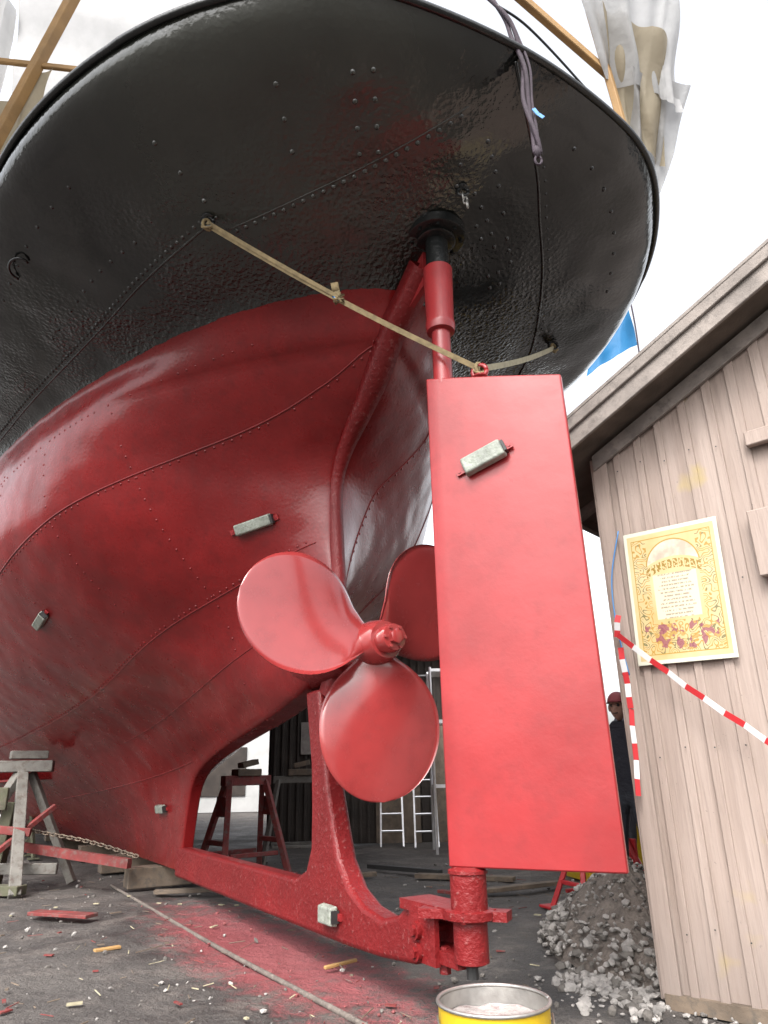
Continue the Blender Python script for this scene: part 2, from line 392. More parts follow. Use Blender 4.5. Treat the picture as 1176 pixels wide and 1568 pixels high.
# ---------------- propeller
PC=W(.93,0,2.0)
mb=MB(); mb.tube([W(s,0,2.0) for s in (1.33,1.10,1.08,.92,.80,.77)],[.12,.125,.15,.155,.135,.12],32)
mb.tube([W(s,0,2.0) for s in (.775,.69,.665,.66)],[.095,.095,.085,.06],24)
mb.tube([W(s,0,2.0) for s in (.665,.625,.62)],[.05,.05,.04],6)
for k in range(6):
    a=k*math.pi/3; c=W(.66,0,2.0)+STB*.07*math.cos(a)+UP*.07*math.sin(a); mb.tube([c+FWD*.01,c-FWD*.012],.012,6)
autosmooth(mb.obj("propeller_hub",M['prop'],ship))
def blade(ang,idx):
    rad=STB*math.cos(ang)+UP*math.sin(ang); tan=-STB*math.sin(ang)+UP*math.cos(ang)
    nr,nc=36,22; top=[];bot=[]
    RT=1.0
    for i in range(nr+1):
        t=i/nr; r=.09+(RT-.09)*(1-(1-t)**1.35)
        x=(r-.60)/(RT-.60)
        hw=.415*math.sqrt(max(0,1-x*x)) if x>0 else max(.12,.415*(1-(abs(x)/1.28)**2.3*.74))
        beta=-math.atan2(.095,max(r,.2))
        for j in range(nc+1):
            e=(j/nc*2-1)
            c=e*hw
            tt=c*math.cos(beta); ax=c*math.sin(beta)
            r_eff=r-.12*(c*c)
            thick=(.032*(1-t)+.007)*math.sqrt(max(0.0,1-e**2*.96))
            p=PC+rad*r_eff+tan*tt+FWD*(ax-.12*c*c+.02*r)
            nrm=(FWD*math.cos(beta)-tan*math.sin(beta))
            top.append(p+nrm*thick);bot.append(p-nrm*thick)
    v=top+bot;K=len(top);f=[]
    for i in range(nr):
        for j in range(nc):
            a=i*(nc+1)+j; f.append((a,a+1,a+nc+2,a+nc+1)); f.append((K+a,K+a+nc+1,K+a+nc+2,K+a+1))
    for i in range(nr):
        for j in (0,nc):
            a=i*(nc+1)+j; b_=a+nc+1; f.append((a,b_,K+b_,K+a))
    mkobj("propeller_blade_%d"%idx,v,f,M['prop'],ship,True)
for i,a in enumerate((163,36,273)): blade(R(a),i+1)

# ---------------- rudder
RD=Vector((.918,-.396,0)); RNn=Vector((.396,.918,0))
def RW(e,n_,z): return Vector((SX,SY,0))+RD*e+RNn*n_+UP*z
es=[-.085,-.07,.0,.35,.74,.755]; ths=[.046,.052,.055,.048,.026,.022]
v=[];f=[]
for e,t in zip(es,ths):
    k=(e+.085)/.84; zt=3.55-.17*k; zb=.72-.012*k; eb=e+.028*k
    v+=[RW(eb,-t,zb),RW(eb,t,zb),RW(e,t,zt),RW(e,-t,zt)]
for i in range(len(es)-1):
    for k in range(4): f.append((i*4+k,(i+1)*4+k,(i+1)*4+(k+1)%4,i*4+(k+1)%4))
f.append((0,1,2,3)); q=(len(es)-1)*4; f.append((q+3,q+2,q+1,q))
rud=mkobj("rudder",v,f,M['red'],ship); bevel(rud,.008,2,50); autosmooth(rud,30)
mb=MB()
S=lambda z:Vector((SX+.006*(z-1),SY,z))
mb.tube([S(z) for z in (3.50,3.56,3.90,3.905)],[.062,.062,.062,.062],24)
mb.tube([S(z) for z in (3.90,3.91,3.95,3.97,4.0,4.40,4.41)],[.062,.092,.098,.098,.092,.10,.10],28)
autosmooth(mb.obj("rudder_stock",M['red'],ship))
hz=hit_up(0,0)[0].z
mb=MB(); mb.tube([S(z) for z in (4.405,hz+.05)],[.078,.078],28); 
mb.tube([S(z) for z in (hz-.035,hz-.03,hz+.03)],[.125,.135,.135],32)
mb.tube([S(z) for z in (hz-.012,hz-.008,hz+.06)],[.195,.205,.205],36)
for k in range(8):
    a=k*math.pi/4; c=S(hz-.01)+Vector((math.cos(a),math.sin(a),0))*.170; mb.tube([c,c-UP*.02],.013,6)
autosmooth(mb.obj("rudder_trunk",M['black'],ship))
mb=MB(); mb.add([W(.55,-.02,4.25),W(.12,-.02,4.36),W(.10,-.02,4.66),W(.6,-.02,4.55),W(.55,.02,4.25),W(.12,.02,4.36),W(.10,.02,4.66),W(.6,.02,4.55)],[(0,1,2,3),(7,6,5,4),(0,4,5,1),(1,5,6,2),(2,6,7,3),(3,7,4,0)])
mb.obj("horn_web",M['red'],ship)
mb=MB()
mb.tube([S(z) for z in (.72,.705,.69,.685,.53)],[.075,.10,.10,.092,.092],26)
mb.tube([S(z) for z in (.53,.525,.49,.485)],[.115,.125,.125,.12],26)
mb.box(W(.22,0,.505),FWD,STB,UP,.30,.10,.025)
mb.box(W(.05,0,.503),RD,RNn,UP,.23,.05,.022)
mb.box(W(.30,-.085,.37),FWD,STB,UP,.12,.014,.115)
mb.box(W(.30,.085,.37),FWD,STB,UP,.12,.014,.115)
mb.tube([S(.485),S(.30),S(.29)],[.085,.085,.06],22)
mb.box(W(.18,0,.30),FWD,STB,UP,.16,.075,.03)
mb.tube([W(.34,-.14,.40),W(.34,.14,.40)],.028,6); mb.tube([W(.34,-.14,.30),W(.34,.14,.30)],.028,6)
mb.tube([W(.34,-.125,.40),W(.34,-.10,.40)],.045,12);mb.tube([W(.34,-.125,.30),W(.34,-.10,.30)],.045,12)
mb.tube([W(.20,-.03,.22),W(.20,-.03,.34)],.03,6)
autosmooth(mb.obj("heel_gudgeon",M['redrough'],ship)); 
mb=MB(); mb.tube([S(.285),S(.23)],.03,10); mb.obj("pintle_nut",M['blackmatte'],ship)

def padeye(p,n,mat,name,t=None,rr=.03):
    n=Vector(n).normalized(); t=Vector(t) if t else n.orthogonal(); t=(t-n*t.dot(n)).normalized()
    mb=MB(); c=Vector(p)+n*rr*.9
    mb.tube([c+(t*math.cos(a)+n*math.sin(a))*rr for a in [k*2*math.pi/16 for k in range(17)]],rr*.33,8)
    mb.tube([Vector(p)-n*.004,Vector(p)+n*.004],rr*1.1,14)
    return mb.obj(name,mat,ship,True)
hl=hit_up(.594,-1.43); hr=hit_up(.68,1.74); hc=hit_up(-.37,0)
padeye(hl[0],-UP,M['black'],"padeye_port",(1,0,0),.04)
padeye(hr[0],-UP,M['black'],"padeye_starboard",(1,0,0),.04)
padeye(hc[0],-UP,M['black'],"padeye_stern",(1,0,0),.035)
rt=RW(.26,0,3.50); padeye(rt,UP,M['red'],"padeye_rudder",RD,.045)
mb=MB()
c=hc[0]-UP*.07
for k in range(3):
    cc=c-UP*.04*k+RD*.012*k; t=(RD if k%2 else RNn)
    mb.tube([cc+(t*math.cos(a)*.014+UP*math.sin(a)*.028) for a in [q*2*math.pi/12 for q in range(13)]],.006,6)
mb.obj("shackle_chain",M['steel'],ship,True)

def anode(p,n,d,name="zinc_anode_part",L_=.25,w=.10,t=.055):
    n=Vector(n).normalized(); d=Vector(d); d=(d-n*d.dot(n)).normalized(); b_=n.cross(d)
    mb=MB(); c=Vector(p)+n*(t/2+.008)
    v=[c+d*(L_/2*i*(1-.06*(k>0)))+b_*(w/2*j*(1-.14*(k>0)))+n*t/2*k for i in(-1,1) for j in(-1,1) for k in(-1,1)]
    mb.add(v,[(0,1,3,2),(4,6,7,5),(0,4,5,1),(2,3,7,6),(0,2,6,4),(1,5,7,3)],0)
    o=mb.obj(name,M['zinc'],ship); bevel(o,.012,3)
    mb=MB(); mb.box(Vector(p)+n*.008,d,b_,n,L_/2+.05,.02,.008); 
    for sg in(-1,1):
        mb.tube([Vector(p)+d*sg*(L_/2+.03),Vector(p)+d*sg*(L_/2+.03)+n*.02],.010,6)
    mb.box(Vector(p)+d*(L_/2+.004)+n*.03,d,b_,n,.008,.036,.026,1)
    mb.obj(name+"_strap",[M['red'],M['blackmatte']],ship)
anode(RW(.262,-.056,2.905),-RNn,RD+UP*.36,"rudder_anode",.27,.12)
def side_anode(s,z,slope,name,L_=.25):
    h=hit_side(s,z); n=h[1]; 
    if n.dot(STB)>0: n=-n
    anode(h[0],n,-FWD+UP*slope,name,L_)
side_anode(1.98,3.10,-.10,"hull_anode_a",.34)
side_anode(4.6,2.72,.1,"hull_anode_b",.32)
side_anode(5.9,.86,0,"hull_anode_c",.24)
anode(W(1.42,-.076,.33),-STB,FWD*-1,"keel_anode",.20,.12)
anode(W(1.85,-.10,1.99)+(-STB)*.085,-STB,FWD*-1,"shaft_anode",.14,.07,.03)
mb=MB(); pts=[]
for s in np.linspace(8.6,15,12):
    h=hit_side(float(s),1.25-.02*(float(s)-8));
    if h[0] is not None: pts.append(h[0])
for a,b_ in zip(pts[:-1],pts[1:]): mb.beam(a-STB*.10,b_-STB*.10,.30,.03)
mb.obj("bilge_keel",M['redrough'],ship)
hh=hit_up(1.9,-2.5)
if hh[0] is not None:
    mb=MB(); mb.tube([hh[0]-UP*.02+(FWD*math.cos(a)-STB*math.sin(a)*.6)*.13 for a in [q*math.pi/16*1.2 for q in range(17)]],.010,8); mb.obj("pipe_loop",M['black'],ship,True)

# ---------------- straps and ropes
def sag(a,b_,n,s): return [a.lerp(b_,k/n)-UP*s*math.sin(math.pi*k/n) for k in range(n+1)]
st=empty("tie_down_strap")
pl=hl[0]-UP*.06; pr=hr[0]-UP*.06; pm=rt+UP*.06
mb=MB()
pp=sag(pl,pm,16,.04); 
mb.ribbon(pp,.034,(0.1,-.35,1),0,.006); 
mb.ribbon([p+Vector((0,-.012,.012)) for p in pp[:9]],.026,(0.1,-.35,1),0,.005); mb.obj("webbing_long",M['strap'],st)
mb=MB(); mb.ribbon(sag(pm,pr,10,.03),.04,(0,-.4,1),0,.006); mb.obj("webbing_short",M['strap2'],st)
mb=MB()
kn=pp[8]
for k in range(4):
    mb.tube([kn+Vector((random.uniform(-.035,.035),random.uniform(-.02,.02),random.uniform(-.03,.03))) for q in range(5)],.009,6)
mb.ribbon([kn,kn+Vector((-.02,-.01,.06)),kn+Vector((-.03,-.02,.12))],.05,(1,0,0),0)
mb.ribbon([kn,kn+Vector((-.03,-.01,.02)),kn+Vector((-.05,0,.05))],.025,(0,0,1),1)
for c in (pl,pr,pm):
    mb.tube([c+Vector((.025*math.cos(a),.02*math.cos(a),.04*math.sin(a))) for a in [q*math.pi/6 for q in range(13)]],.011,6)
    mb.tube([c+Vector((.035*math.sin(a),.02*math.cos(a),-.01+.03*math.cos(a))) for a in [q*math.pi/6 for q in range(13)]],.009,6)
mb.obj("knots",[M['strap'],M['bluetape']],st,True)
ro=empty("mooring_rope"); mb=MB()
x0,y0=.86,2.985
base=[(x0-.16,y0-.02,5.62),(x0-.06,y0-.01,5.42),(x0-.02,y0,5.24),(x0+.01,y0-.01,5.0),(x0+.005,y0,4.75),(x0+.02,y0-.01,4.5),(x0+.03,y0,4.36)]
bp=interp(base,10); nb=len(bp)
for ph,am in ((0,.012),(3.1,.016)):
    mb.tube([p+Vector((math.cos(i*.16+ph),math.sin(i*.16+ph),0))*am for i,p in enumerate(bp)],.013,7)
mb.tube([p+Vector((.035*math.sin(i/nb*3.1),0,0)) for i,p in enumerate(bp)],.008,6)
mb.tube([bp[-1]+UP*.05,bp[-1]+UP*.02,bp[-1],bp[-1]-UP*.03],[.012,.023,.023,.010],8)
e0=bp[-1]-UP*.05
mb.tube([e0+Vector((.018*math.cos(a),0,.03*math.sin(a))) for a in [q*math.pi/6 for q in range(13)]],.007,6)
mb.obj("rope_strands",M['rope'],ro,True)
mb=MB(); q=Vector((x0+.03,y0-.03,4.66)); mb.ribbon([q,q+Vector((.02,0,-.04)),q+Vector((.05,0,-.07))],.022,(1,0,.3),0); mb.obj("tape_tag",M['bluetape'],ro)
mb=MB(); mb.tube(interp([(.75,2.95,5.50),(.95,3.05,5.45),(1.35,3.45,5.52),(1.75,3.9,5.6),(2.0,4.35,5.5)],8),.008,8); mb.obj("deck_hose",M['black'],ship,True)

# ---------------- ground
def ground_mat():
    mt,nt,b=newmat("yard_ground")
    pos=N(nt,'ShaderNodeNewGeometry').outputs['Position']
    n1=noiseN(nt,.7,4,.65,pos); n2=noiseN(nt,6,4,.7,pos); n3=noiseN(nt,60,4,.7,pos); n4=noiseN(nt,2.1,4,.7,pos)
    col=mixc(nt,ramp(nt,n1.outputs[0],.38,.62).outputs[0],(.036,.032,.030),(.078,.069,.063))
    col=mixc(nt,mathN(nt,'MULTIPLY',ramp(nt,n4.outputs[0],.50,.62).outputs[0],.7),col,(.125,.108,.096))
    col=mixc(nt,mathN(nt,'MULTIPLY',ramp(nt,n2.outputs[0],.50,.68).outputs[0],.5),col,(.095,.084,.076))
    col=mixc(nt,mathN(nt,'MULTIPLY',ramp(nt,n3.outputs[0],.52,.66).outputs[0],.6),col,(.022,.020,.019))
    n6=noiseN(nt,110,2,.5,pos)
    col=mixc(nt,mathN(nt,'MULTIPLY',ramp(nt,n6.outputs[0],.66,.70).outputs[0],.6),col,(.18,.165,.15))
    vs=N(nt,'ShaderNodeVectorMath',operation='SUBTRACT'); L(nt,pos,vs.inputs[0]); vs.inputs[1].default_value=(-1.0,6.1,0)
    d1=N(nt,'ShaderNodeVectorMath',operation='DOT_PRODUCT'); L(nt,vs.outputs[0],d1.inputs[0]); d1.inputs[1].default_value=(-.5/2.6,.866/2.6,0)
    d2=N(nt,'ShaderNodeVectorMath',operation='DOT_PRODUCT'); L(nt,vs.outputs[0],d2.inputs[0]); d2.inputs[1].default_value=(.866/.66,.5/.66,0)
    rr=mathN(nt,'SQRT',mathN(nt,'ADD',mathN(nt,'POWER',mathN(nt,'ABSOLUTE',d1.outputs['Value']),2),mathN(nt,'POWER',mathN(nt,'ABSOLUTE',d2.outputs['Value']),2)))
    mk=mathN(nt,'ADD',rr,mathN(nt,'MULTIPLY',mathN(nt,'SUBTRACT',n2.outputs[0],.5),1.6))
    mk=mathN(nt,'ADD',mk,mathN(nt,'MULTIPLY',mathN(nt,'SUBTRACT',n3.outputs[0],.5),1.1))
    mask=ramp(nt,mk,.50,1.15,(1,1,1,1),(0,0,0,1))
    col=mixc(nt,mathN(nt,'MULTIPLY',mask.outputs[0],.85),col,(.24,.05,.056))
    L(nt,col,b.inputs['Base Color'])
    rg=ramp(nt,n1.outputs[0],.3,.7,(.45,.45,.45,1),(.95,.95,.95,1)); L(nt,rg.outputs[0],b.inputs['Roughness'])
    b1=bumpN(nt,n3.outputs[0],.9,.018); b2=bumpN(nt,n2.outputs[0],.8,.07,b1); L(nt,b2,b.inputs['Normal'])
    return mt
M['ground']=ground_mat()
xs=[-300,-100,-40,-20,-12]+[x*.2 for x in range(-40,41)]+[12,20,40,100,300]
ys=[-100,-30,-10,-3]+[y*.2 for y in range(0,75)]+[16,20,26,40,80,160,500]
v=[];f=[]
for y in ys:
    for x in xs:
        z=.035*noise.noise(Vector((x*.8,y*.8,0)))+.02*noise.noise(Vector((x*2.3,y*2.3,3))) if abs(x)<9 and -1<y<15 else 0
        v.append((x,y,z-.02))
nx=len(xs)
for i in range(len(ys)-1):
    for j in range(nx-1): f.append((i*nx+j,i*nx+j+1,(i+1)*nx+j+1,(i+1)*nx+j))
mkobj("ground",v,f,M['ground'],None,True)

M['stone']=simple("stone",(.25,.235,.22),.85,.35,9,60,.004)
M['stone2']=simple("stone_dark",(.11,.10,.09),.85,.35,9,60,.004)
M['stonered']=simple("stone_red",(.18,.05,.05),.8,.3,9,60,.004)
M['dirt']=simple("dirt",(.12,.10,.086),.95,.35,9,50,.02,dirt=(.18,.155,.135))
def inbarn(x,y):
    rx,ry=x-1.45,y-4.43
    return (rx*.743-ry*.669)>-.03 and (rx*.669+ry*.743)>-.03
mb=MB()
for k in range(1300):
    y=2.8+random.random()**1.3*9; x=random.uniform(-.55,.5)*y*1.0
    if inbarn(x,y): continue
    if noise.noise(Vector((x*.9,y*.9,7)))<-.15 and random.random()<.8: continue
    r=random.choice([.006,.006,.008,.009,.010,.012,.016,.024,.008,.007])
    s_=(-.5*(x-SX)+.866*(y-SY)); l_=.866*(x-SX)+.5*(y-SY)
    mi=2 if abs(l_+.15)<.5 and 0<s_<5 and random.random()<.7 else random.choice([0,1,1])
    mb.rock((x,y,-.012+r*.3),r,mi)
mb.obj("scattered_stones",[M['stone'],M['stone2'],M['stonered']])
mb=MB()
PX,PY,RX_,RY_,PH=1.70,5.75,.58,1.2,.60
for k in range(1700):
    a=random.uniform(0,6.283); q=math.sqrt(random.random())
    x=PX+q*RX_*1.1*math.cos(a); y=PY+q*RY_*1.05*math.sin(a)
    if inbarn(x,y): continue
    hgt=max(0,(1-q)**.8)*PH
    r=random.choice([.010,.014,.018,.022,.014,.03,.012])*(1.3 if q>.7 else .85)
    if q<.6 and random.random()<.5: continue
    mb.rock((x,y,hgt-.015+r*.2),r,random.choice([0,0,1]))
cv=[];cf=[];NA=48;NR=14
for i in range(NR+1):
    q=i/NR
    for k in range(NA):
        a=2*math.pi*k/NA; cv.append((PX+q*RX_*1.05*math.cos(a),PY+q*RY_*math.sin(a),max(0,(1-q)**.8)*PH-.02+.06*noise.noise(Vector((q*5*math.cos(a),q*5*math.sin(a),1)))+.03*noise.noise(Vector((q*14*math.cos(a),q*14*math.sin(a),1)))))
for i in range(NR):
    for k in range(NA): cf.append((i*NA+k,i*NA+(k+1)%NA,(i+1)*NA+(k+1)%NA,(i+1)*NA+k))
mb.add(cv,cf,2)
for k in range(330):
    x=random.gauss(1.24,.15); y=random.gauss(4.75,.24)
    if inbarn(x,y): continue
    r=random.choice([.012,.018,.025,.038]); mb.rock((x,y,r*.3-.01),r,random.choice([0,0,0,1]))
for k in range(160):
    t=random.random()*1.6; dd=random.random()**2*.25; x=1.45+.743*t-.669*dd; y=4.43-.669*t-.743*dd
    r=random.choice([.008,.012,.02]); mb.rock((x,y,r*.3-.01),r,random.choice([0,1]))
mb.obj("gravel_pile",[M['stone'],M['stone2'],M['dirt']])
mb=MB(); pts=interp([(-3.4,9.6,0),(-2.37,7.86,0),(-1.3,6.05,0),(-.147,4.2,0),(.5,3.1,0)],8); mb.tube([p+Vector((0,0,-.006)) for p in pts],.016,8); mb.obj("ground_cable",M['dirt'],None,True)
def plank(a,b_,w,h,mat,name="timber_plank"):
    mb=MB(); mb.beam(a,b_,w,h); o=mb.obj(name,mat); bevel(o,.004,1); return o
plank((-3.4,7.6,.02),(-2.75,7.35,.02),.16,.03,M['redwood'])
plank((-2.2,6.0,.0),(-2.05,6.12,.0),.05,.02,M['ochre'])
plank((-.45,5.35,.0),(-.25,5.5,.01),.03,.02,M['ochre'])
plank((-2.6,8.7,.03),(-1.2,8.9,.03),.12,.04,M['timber'])
plank((.3,9.6,.03),(1.4,9.1,.03),.14,.05,M['timber'])
plank((-.3,10.6,.04),(.6,9.8,.04),.10,.05,M['blackmatte'])
plank((.9,8.3,.02),(1.8,8.6,.05),.12,.04,M['timber'])
plank((-1.9,9.6,.03),(-1.2,9.4,.05),.2,.05,M['timber'])
plank((-.9,9.4,.03),(-.2,9.7,.05),.1,.05,M['timber'])
plank((.5,8.4,.02),(.85,8.0,.02),.08,.03,M['redwood'])
mb=MB()
for k in range(260):
    y=3.0+random.random()**1.2*7.5; x=random.uniform(-.5,.25)*y; a=random.uniform(0,3.14); ln=random.uniform(.02,.12)*(2 if random.random()<.08 else 1)
    if random.random()<.25: mb.box((x,y,.004),(math.cos(a),math.sin(a),0),(-math.sin(a),math.cos(a),0),(0,0,1),ln*.35,random.uniform(.008,.02),.004,random.choice([0,0,1,2]))
    else: mb.tube([(x,y,.002),(x+ln*math.cos(a),y+ln*math.sin(a),.008)],random.uniform(.002,.004),5,random.choice([0,0,0,1,2]))
mb.obj("wood_splinters",[M['timber'],M['redwood'],M['strap2']])
kb=empty("keel_blocks")
for s in (6.2,8.0,10,12.5,15):
    mb=MB(); mb.box(W(s,0,.12),FWD,STB,UP,.13,.42,.11); o=mb.obj("block",M['timber'],kb); bevel(o,.01,1)

def trestle(c,ang,Ht,width,mat,name="boat_trestle",leg=.06,splay=.38,wedge=True):
    c=Vector(c); a=R(ang); ax=Vector((math.cos(a),math.sin(a),0)); ay=Vector((-math.sin(a),math.cos(a),0))
    e=empty(name); mb=MB()
    mb.beam(c+ax*-width/2+UP*Ht,c+ax*width/2+UP*Ht,leg*1.9,leg*1.7)
    for sx in (-1,1):
        for sy in (-1,1):
            mb.beam(c+ax*sx*(width/2+.12)+ay*sy*splay,c+ax*sx*(width/2-.08)+ay*sy*.04+UP*Ht,leg,leg)
        mb.beam(c+ax*sx*(width/2+.05)-ay*splay*.65+UP*Ht*.35,c+ax*sx*(width/2+.05)+ay*splay*.65+UP*Ht*.35,leg*.8,leg*.8)
        mb.box(c+ax*sx*(width/2)+UP*Ht*.72,ax,ay,UP,.012,.13,.12)
        for sy in(-1,1): mb.box(c+ax*sx*(width/2+.12)+ay*sy*splay+UP*.01,ax,ay,UP,.09,.09,.012)
    for sy in(-1,1): mb.beam(c-ax*width/2+ay*sy*splay*.75+UP*Ht*.22,c+ax*width/2+ay*sy*splay*.75+UP*Ht*.22,leg*.7,leg*.7)
    o=mb.obj("frame",mat,e); bevel(o,.006,1)
    if wedge:
        mb=MB(); mb.beam(c-ax*.18+UP*(Ht+.10),c+ax*.18+UP*(Ht+.10),.2,.09); mb.beam(c-ax*.1+UP*(Ht+.19),c+ax*.14+UP*(Ht+.24),.16,.07)
        o=mb.obj("wedges",M['timber'],e); bevel(o,.006,1)
    return e
trestle((-1.95,10.3,0),40,1.15,.7,M['redwood'],leg=.075)
trestle((-1.35,11.4,0),10,1.15,.8,M['greytimber'])
# port cradle: heavy leaning timbers under the bilge
cr=empty("timber_cradle"); mb=MB()
mb.beam((-4.15,8.75,0),(-4.75,9.75,1.35),.13,.10); mb.beam((-5.1,8.9,0),(-4.75,9.75,1.35),.12,.10)
mb.beam((-4.0,9.9,0),(-4.7,9.9,1.3),.11,.09); mb.beam((-5.4,9.6,0),(-4.8,9.8,1.3),.12,.10)
mb.box((-4.75,9.8,1.38),(.9,.3,0),(-.3,.9,0),(0,0,1),.34,.14,.07)
mb.box((-4.72,9.8,1.52),(.8,.5,0),(-.5,.8,0),(0,0,1),.22,.12,.05)
mb.beam((-5.25,9.15,.25),(-3.95,9.3,.22),.07,.12)
o=mb.obj("leaning_legs",M['greytimber'],cr); bevel(o,.008,1)
mb=MB(); mb.beam((-4.72,9.35,0),(-4.7,9.5,.95),.16,.14); mb.box((-4.78,9.25,1.0),(1,.2,0),(-.2,1,0),(0,0,1),.13,.03,.13)
mb.beam((-5.2,9.0,.06),(-4.1,8.8,.06),.18,.10)
o=mb.obj("mossy_post",M['mossy'],cr); bevel(o,.008,1)
mb=MB(); mb.beam((-5.4,9.0,.75),(-4.3,9.25,.62),.09,.09); mb.beam((-4.9,8.6,.02),(-4.2,9.6,.9),.06,.06)
o=mb.obj("red_braces",M['redwood'],cr); bevel(o,.006,1)
trestle((-6.6,13,0),30,1.3,.9,M['mossy'])
trestle((1.95,7.3,0),20,.62,.6,M['redplastic'],"steel_stand",.045,.25,False)
mb=MB()
cp=interp([(-5.2,9.9,.75),(-4.4,9.55,.62),(-3.6,9.3,.5),(-2.9,8.95,.36)],14)
for i,p in enumerate(cp[:-1]):
    d=(cp[i+1]-p).normalized(); x=d.orthogonal().normalized() if i%2 else d.cross(d.orthogonal()).normalized()
    mb.tube([p+(d*math.cos(a)*.045+x*math.sin(a)*.022) for a in [q*math.pi/5 for q in range(11)]],.008,5)
mb.obj("mooring_chain",M['timber'],None,True)
mb=MB(); mb.beam((-5.2,9.9,.50),(-2.95,8.85,.30),.07,.10); mb.obj("slipway_beam",M['redwood'])

# ---------------- yellow bucket
pb=empty("paint_bucket"); bc=Vector((.365,3.09,0.012)); mb=MB()
mb.tube([bc+UP*z for z in (-.03,.0,.10,.105,.115,.12,.25,.255,.265,.27,.355)],[.19,.193,.198,.204,.204,.198,.202,.209,.209,.202,.205],48,0,False)
M['yellow']=simple("yellow_enamel",(.50,.33,.012),.35,.08,8,30,.001,dirt=(.38,.25,.03))
mb.tube([bc+UP*z for z in (-.01,-.005)],[.19,.19],48)
autosmooth(mb.obj("body",M['yellow'],pb))
mb=MB(); mb.tube([bc+UP*.36+Vector((math.cos(a),math.sin(a),0))*.206 for a in [k*2*math.pi/48 for k in range(49)]],.007,8)
mb.tube([bc+UP*z for z in (.355,.24,.12)],[.200,.197,.194],48,0,False)
mb.obj("rim",M['steel'],pb,True)
M['sludge']=simple("paint_sludge",(.28,.25,.24),.25,.3,7,20,.008,dirt=(.15,.07,.07))
mb=MB(); v=[bc+UP*.30]; 
ring=[[bc+UP*(.30+.012*noise.noise(Vector((q*3,k*.4,0))))+Vector((math.cos(2*math.pi*k/40),math.sin(2*math.pi*k/40),0))*.196*q for k in range(40)] for q in (.3,.6,.85,1.0)]
for r_ in ring: v+=r_
f=[(0,1+k,1+(k+1)%40) for k in range(40)]
for i in range(3):
    for k in range(40): f.append((1+i*40+k,1+(i+1)*40+k,1+(i+1)*40+(k+1)%40,1+i*40+(k+1)%40))
mb.add(v,f); mb.obj("contents",M['sludge'],pb,True)
mb=MB(); mb.tube([bc+Vector((.21*math.cos(a),.21*math.sin(a)-.02,.32-.12*math.sin(math.pi*k/14))) for k,a in enumerate([math.pi+math.pi*q/14 for q in range(15)])],.004,6); mb.obj("handle",M['steel'],pb,True)

# ---------------- barn
barn=empty("wooden_shed")
C=Vector((1.45,4.43,0)); U=Vector((.743,-.669,0)); Vb=Vector((.669,.743,0)); NF=-Vb
def woodwall():
    mt,nt,b=newmat("painted_boards")
    pos=N(nt,'ShaderNodeNewGeometry').outputs['Position']
    mp=N(nt,'ShaderNodeMapping'); mp.inputs['Scale'].default_value=(9,9,.6); L(nt,pos,mp.inputs[0])
    n1=noiseN(nt,1.0,4,.7,mp.outputs[0])
    mp2=N(nt,'ShaderNodeMapping'); mp2.inputs['Scale'].default_value=(60,60,2.5); L(nt,pos,mp2.inputs[0])
    n3=noiseN(nt,1.0,4,.7,mp2.outputs[0])
    col=mixc(nt,ramp(nt,n1.outputs[0],.3,.7).outputs[0],(.225,.172,.145),(.31,.248,.215))
    col=mixc(nt,mathN(nt,'MULTIPLY',ramp(nt,n3.outputs[0],.52,.72).outputs[0],.5),col,(.165,.125,.105))
    n6=noiseN(nt,2.3,3,.5,pos); col=mixc(nt,mathN(nt,'MULTIPLY',ramp(nt,n6.outputs[0],.66,.72).outputs[0],.5),col,(.34,.26,.075))
    n7=noiseN(nt,45,3,.7,pos); col=mixc(nt,mathN(nt,'MULTIPLY',ramp(nt,n7.outputs[0],.68,.74).outputs[0],.5),col,(.08,.065,.055))
    sep=N(nt,'ShaderNodeSeparateXYZ'); L(nt,pos,sep.inputs[0])
    low=N(nt,'ShaderNodeMapRange'); low.inputs[1].default_value=.6; low.inputs[2].default_value=0; L(nt,sep.outputs[2],low.inputs[0])
    col=mixc(nt,mathN(nt,'MULTIPLY',low.outputs[0],mathN(nt,'MULTIPLY',n1.outputs[0],.9)),col,(.12,.10,.09))
    L(nt,col,b.inputs['Base Color']); b.inputs['Roughness'].default_value=.72
    L(nt,bumpN(nt,n3.outputs[0],.8,.005),b.inputs['Normal']); return mt
M['wall']=woodwall(); M['roofw']=simple("weathered_fascia",(.19,.165,.148),.8,.25,5,40,.004,dirt=(.115,.10,.09))
M['soffit']=simple("soffit_boards",(.10,.078,.062),.85,.3,5,40,.004)
EH=3.17; TP=math.tan(R(25)); WD=6.4; DP=7.0
def topz(k): return EH+TP*(k if k<WD/2 else WD-k)
mb=MB()
bw=.158
k=0
